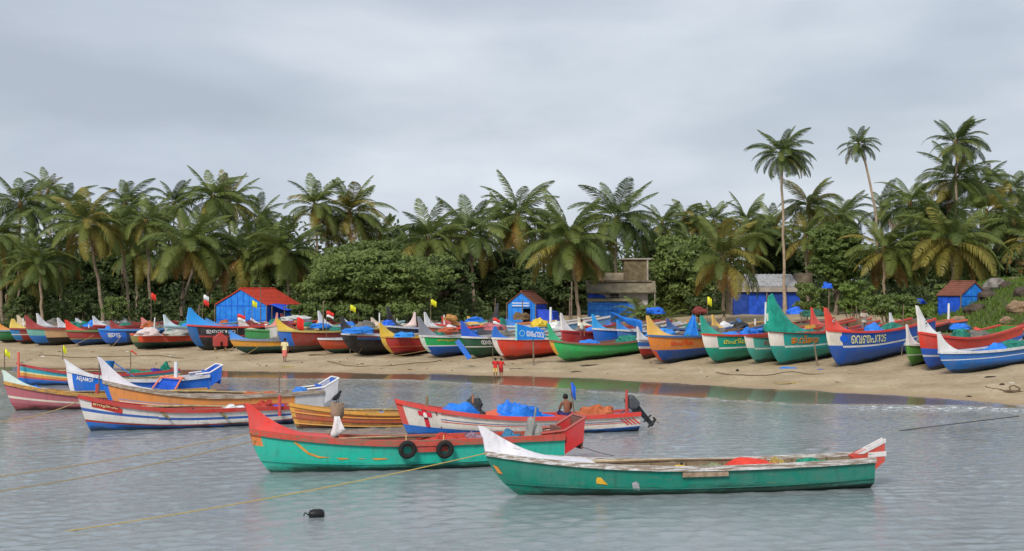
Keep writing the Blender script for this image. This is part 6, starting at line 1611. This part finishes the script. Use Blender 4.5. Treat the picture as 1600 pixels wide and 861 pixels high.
# loose gear lying in the boats: oars, bamboo poles, plastic cans
def gear():
    r = random.Random(11)
    spots = [(A, hA, 'dark green boat'), (B_, hB, 'turquoise boat with tyres'), (D, hD, 'orange planked boat'), (E, hE, 'white and blue striped boat'),
             (F, hF, 'long orange boat'), (G, hG, 'dusty pink boat'), (H_, hH, 'blue boat with white name board'), (I_, hI, 'colour-banded boat')]
    for e, h, nm in spots:
        for k, (w0, c) in enumerate((('pale bamboo pole', (170, 150, 110)), ('dark wooden oar', (96, 78, 62)))):
            t0, t1 = r.uniform(.18, .3), r.uniform(.62, .82); y0, y1 = r.uniform(-.35, .1), r.uniform(.05, .42)
            a, b = place_on(e, h, t0, y0 * h.B / 1.8, .93), place_on(e, h, t1, y1 * h.B / 1.8, .97)
            a.z += .05; b.z += .07
            d = b - a
            o = empty('pole' if k == 0 else 'oar', a, 0, f'{w0} lying along the thwarts of the {nm}', 'pole' if k == 0 else 'oar')
            MB().tube([(0, 0, 0), tuple(d * .5 + Vector((0, 0, .03))), tuple(d)], [.04, .035, .028], 7).build('shaft', woodmat(c), o)
            if k: MB().tube([tuple(-d.normalized() * .7), tuple(-d.normalized() * .35), (0, 0, 0)], [.09, .11, .035], 8, squash=.3).build('blade', woodmat(c), o)
        cc, cn = r.choice((((40, 110, 190), 'blue'), ((220, 215, 200), 'white'), ((214, 170, 60), 'yellow')))
        p = place_on(e, h, r.uniform(.4, .55), -.15, .62)
        o = empty('plastic_can', p, r.uniform(0, 3), f'{cn} plastic can standing inside the {nm}', 'can')
        MB().rings([[(x * s, y * s, z) for x, y in ((-.15, -.1), (.15, -.1), (.15, .1), (-.15, .1))] for z, s in ((0, .9), (.04, 1), (.30, 1), (.37, .6))], 0, True, False).build('canister', plain(cc, .5, .2), o)
        MB().tube([(.06, 0, .37), (.06, 0, .43)], .035, 8).build('cap', plain((40, 40, 44), .5), o)
gear()
def masts():
    r = random.Random(23)
    for i, (lb, px, yt, yb) in enumerate((('white pipe among the leftmost boats', 36, 497, 520), ('white pipe by the red prow at left', 123, 504, 520), ('white pipe behind the red and blue boat', 139, 507, 522), ('pale pipe above the pink cabin box', 242, 496, 518), ('brown stick behind the black lettered boat', 311, 476, 505),
        ('brown stick above the green second-row boat', 382, 484, 510), ('white short pipe by the bright red flag', 466, 506, 518), ('pale pipe left of the tall black prow', 593, 489, 512), ('grey stick behind the bright red boat', 616, 492, 520), ('brown stick behind the slim black prow', 774, 466, 505), ('brown stick by the white carved prow', 694, 492, 512), ('white stick left of the white carved prow', 620, 498, 516),
        ('pale stick between the two turquoise bows', 1180, 498, 520), ('brown stick near the coral red prow', 1252, 486, 512), ('thin teal stick left of the standing man', 1338, 478, 512), ('thin stick right of the standing man', 1412, 476, 515))):
        g = 'white' in lb or 'pale' in lb
        Y = float(np.interp((px - CXP) / FPX * 100, SHX, SHY)) + r.uniform(17, 20) + (9 if px > 900 else 0)
        a, b = at(px, yt, Y), at(px + r.uniform(-4, 4), yb, Y); b.z = gzs(b.x, b.y) - .1
        tag(MB().tube([(0, 0, 0), tuple(a - b)], [.055 if g else .035] * 2, 7).build('pole', plain((214, 216, 216), .5) if g else POLE, loc=b), lb, 'pole')
masts()
def cargo():
    r = random.Random(41)
    kinds = [('crumpled blue tarpaulin', (36, 116, 226), 'tarpaulin'), ('orange fishing net', (214, 110, 62), 'fishing net'), ('teal fishing net', (36, 140, 120), 'fishing net'),
             ('white plastic sheeting', (206, 208, 210), 'tarpaulin'), ('grey net pile', (130, 126, 118), 'fishing net'), ('dark red net pile', (140, 50, 48), 'fishing net')]
    k = 0
    for label, e, h, far in beached:
        short = label
        for w in (0, 1) if not far else (0,):
            nm, c, cat = kinds[(k * 5 + w * 3) % 6]; k += 1
            t = r.uniform(.34, .46) + w * .26
            x, _, z = h.pt(t, .80, 1)
            p = local(e, x, r.uniform(-.25, .25), z)
            where = 'amidships' if w == 0 else 'aft'
            lb = f'{nm} {where} in {short}'
            ws = lb.split()
            if len(ws) > 16: lb = ' '.join(ws[:16])
            blob('net_heap' if 'net' in nm else 'tarpaulin_bundle', lb, p, (r.uniform(1.2, 2.2), r.uniform(.9, 1.3), r.uniform(.45, .8)), net(c) if 'net' in nm else cloth(c, .5, .8), 300 + k, cat, None, e.rotation_euler.z, .8, 18)
cargo()
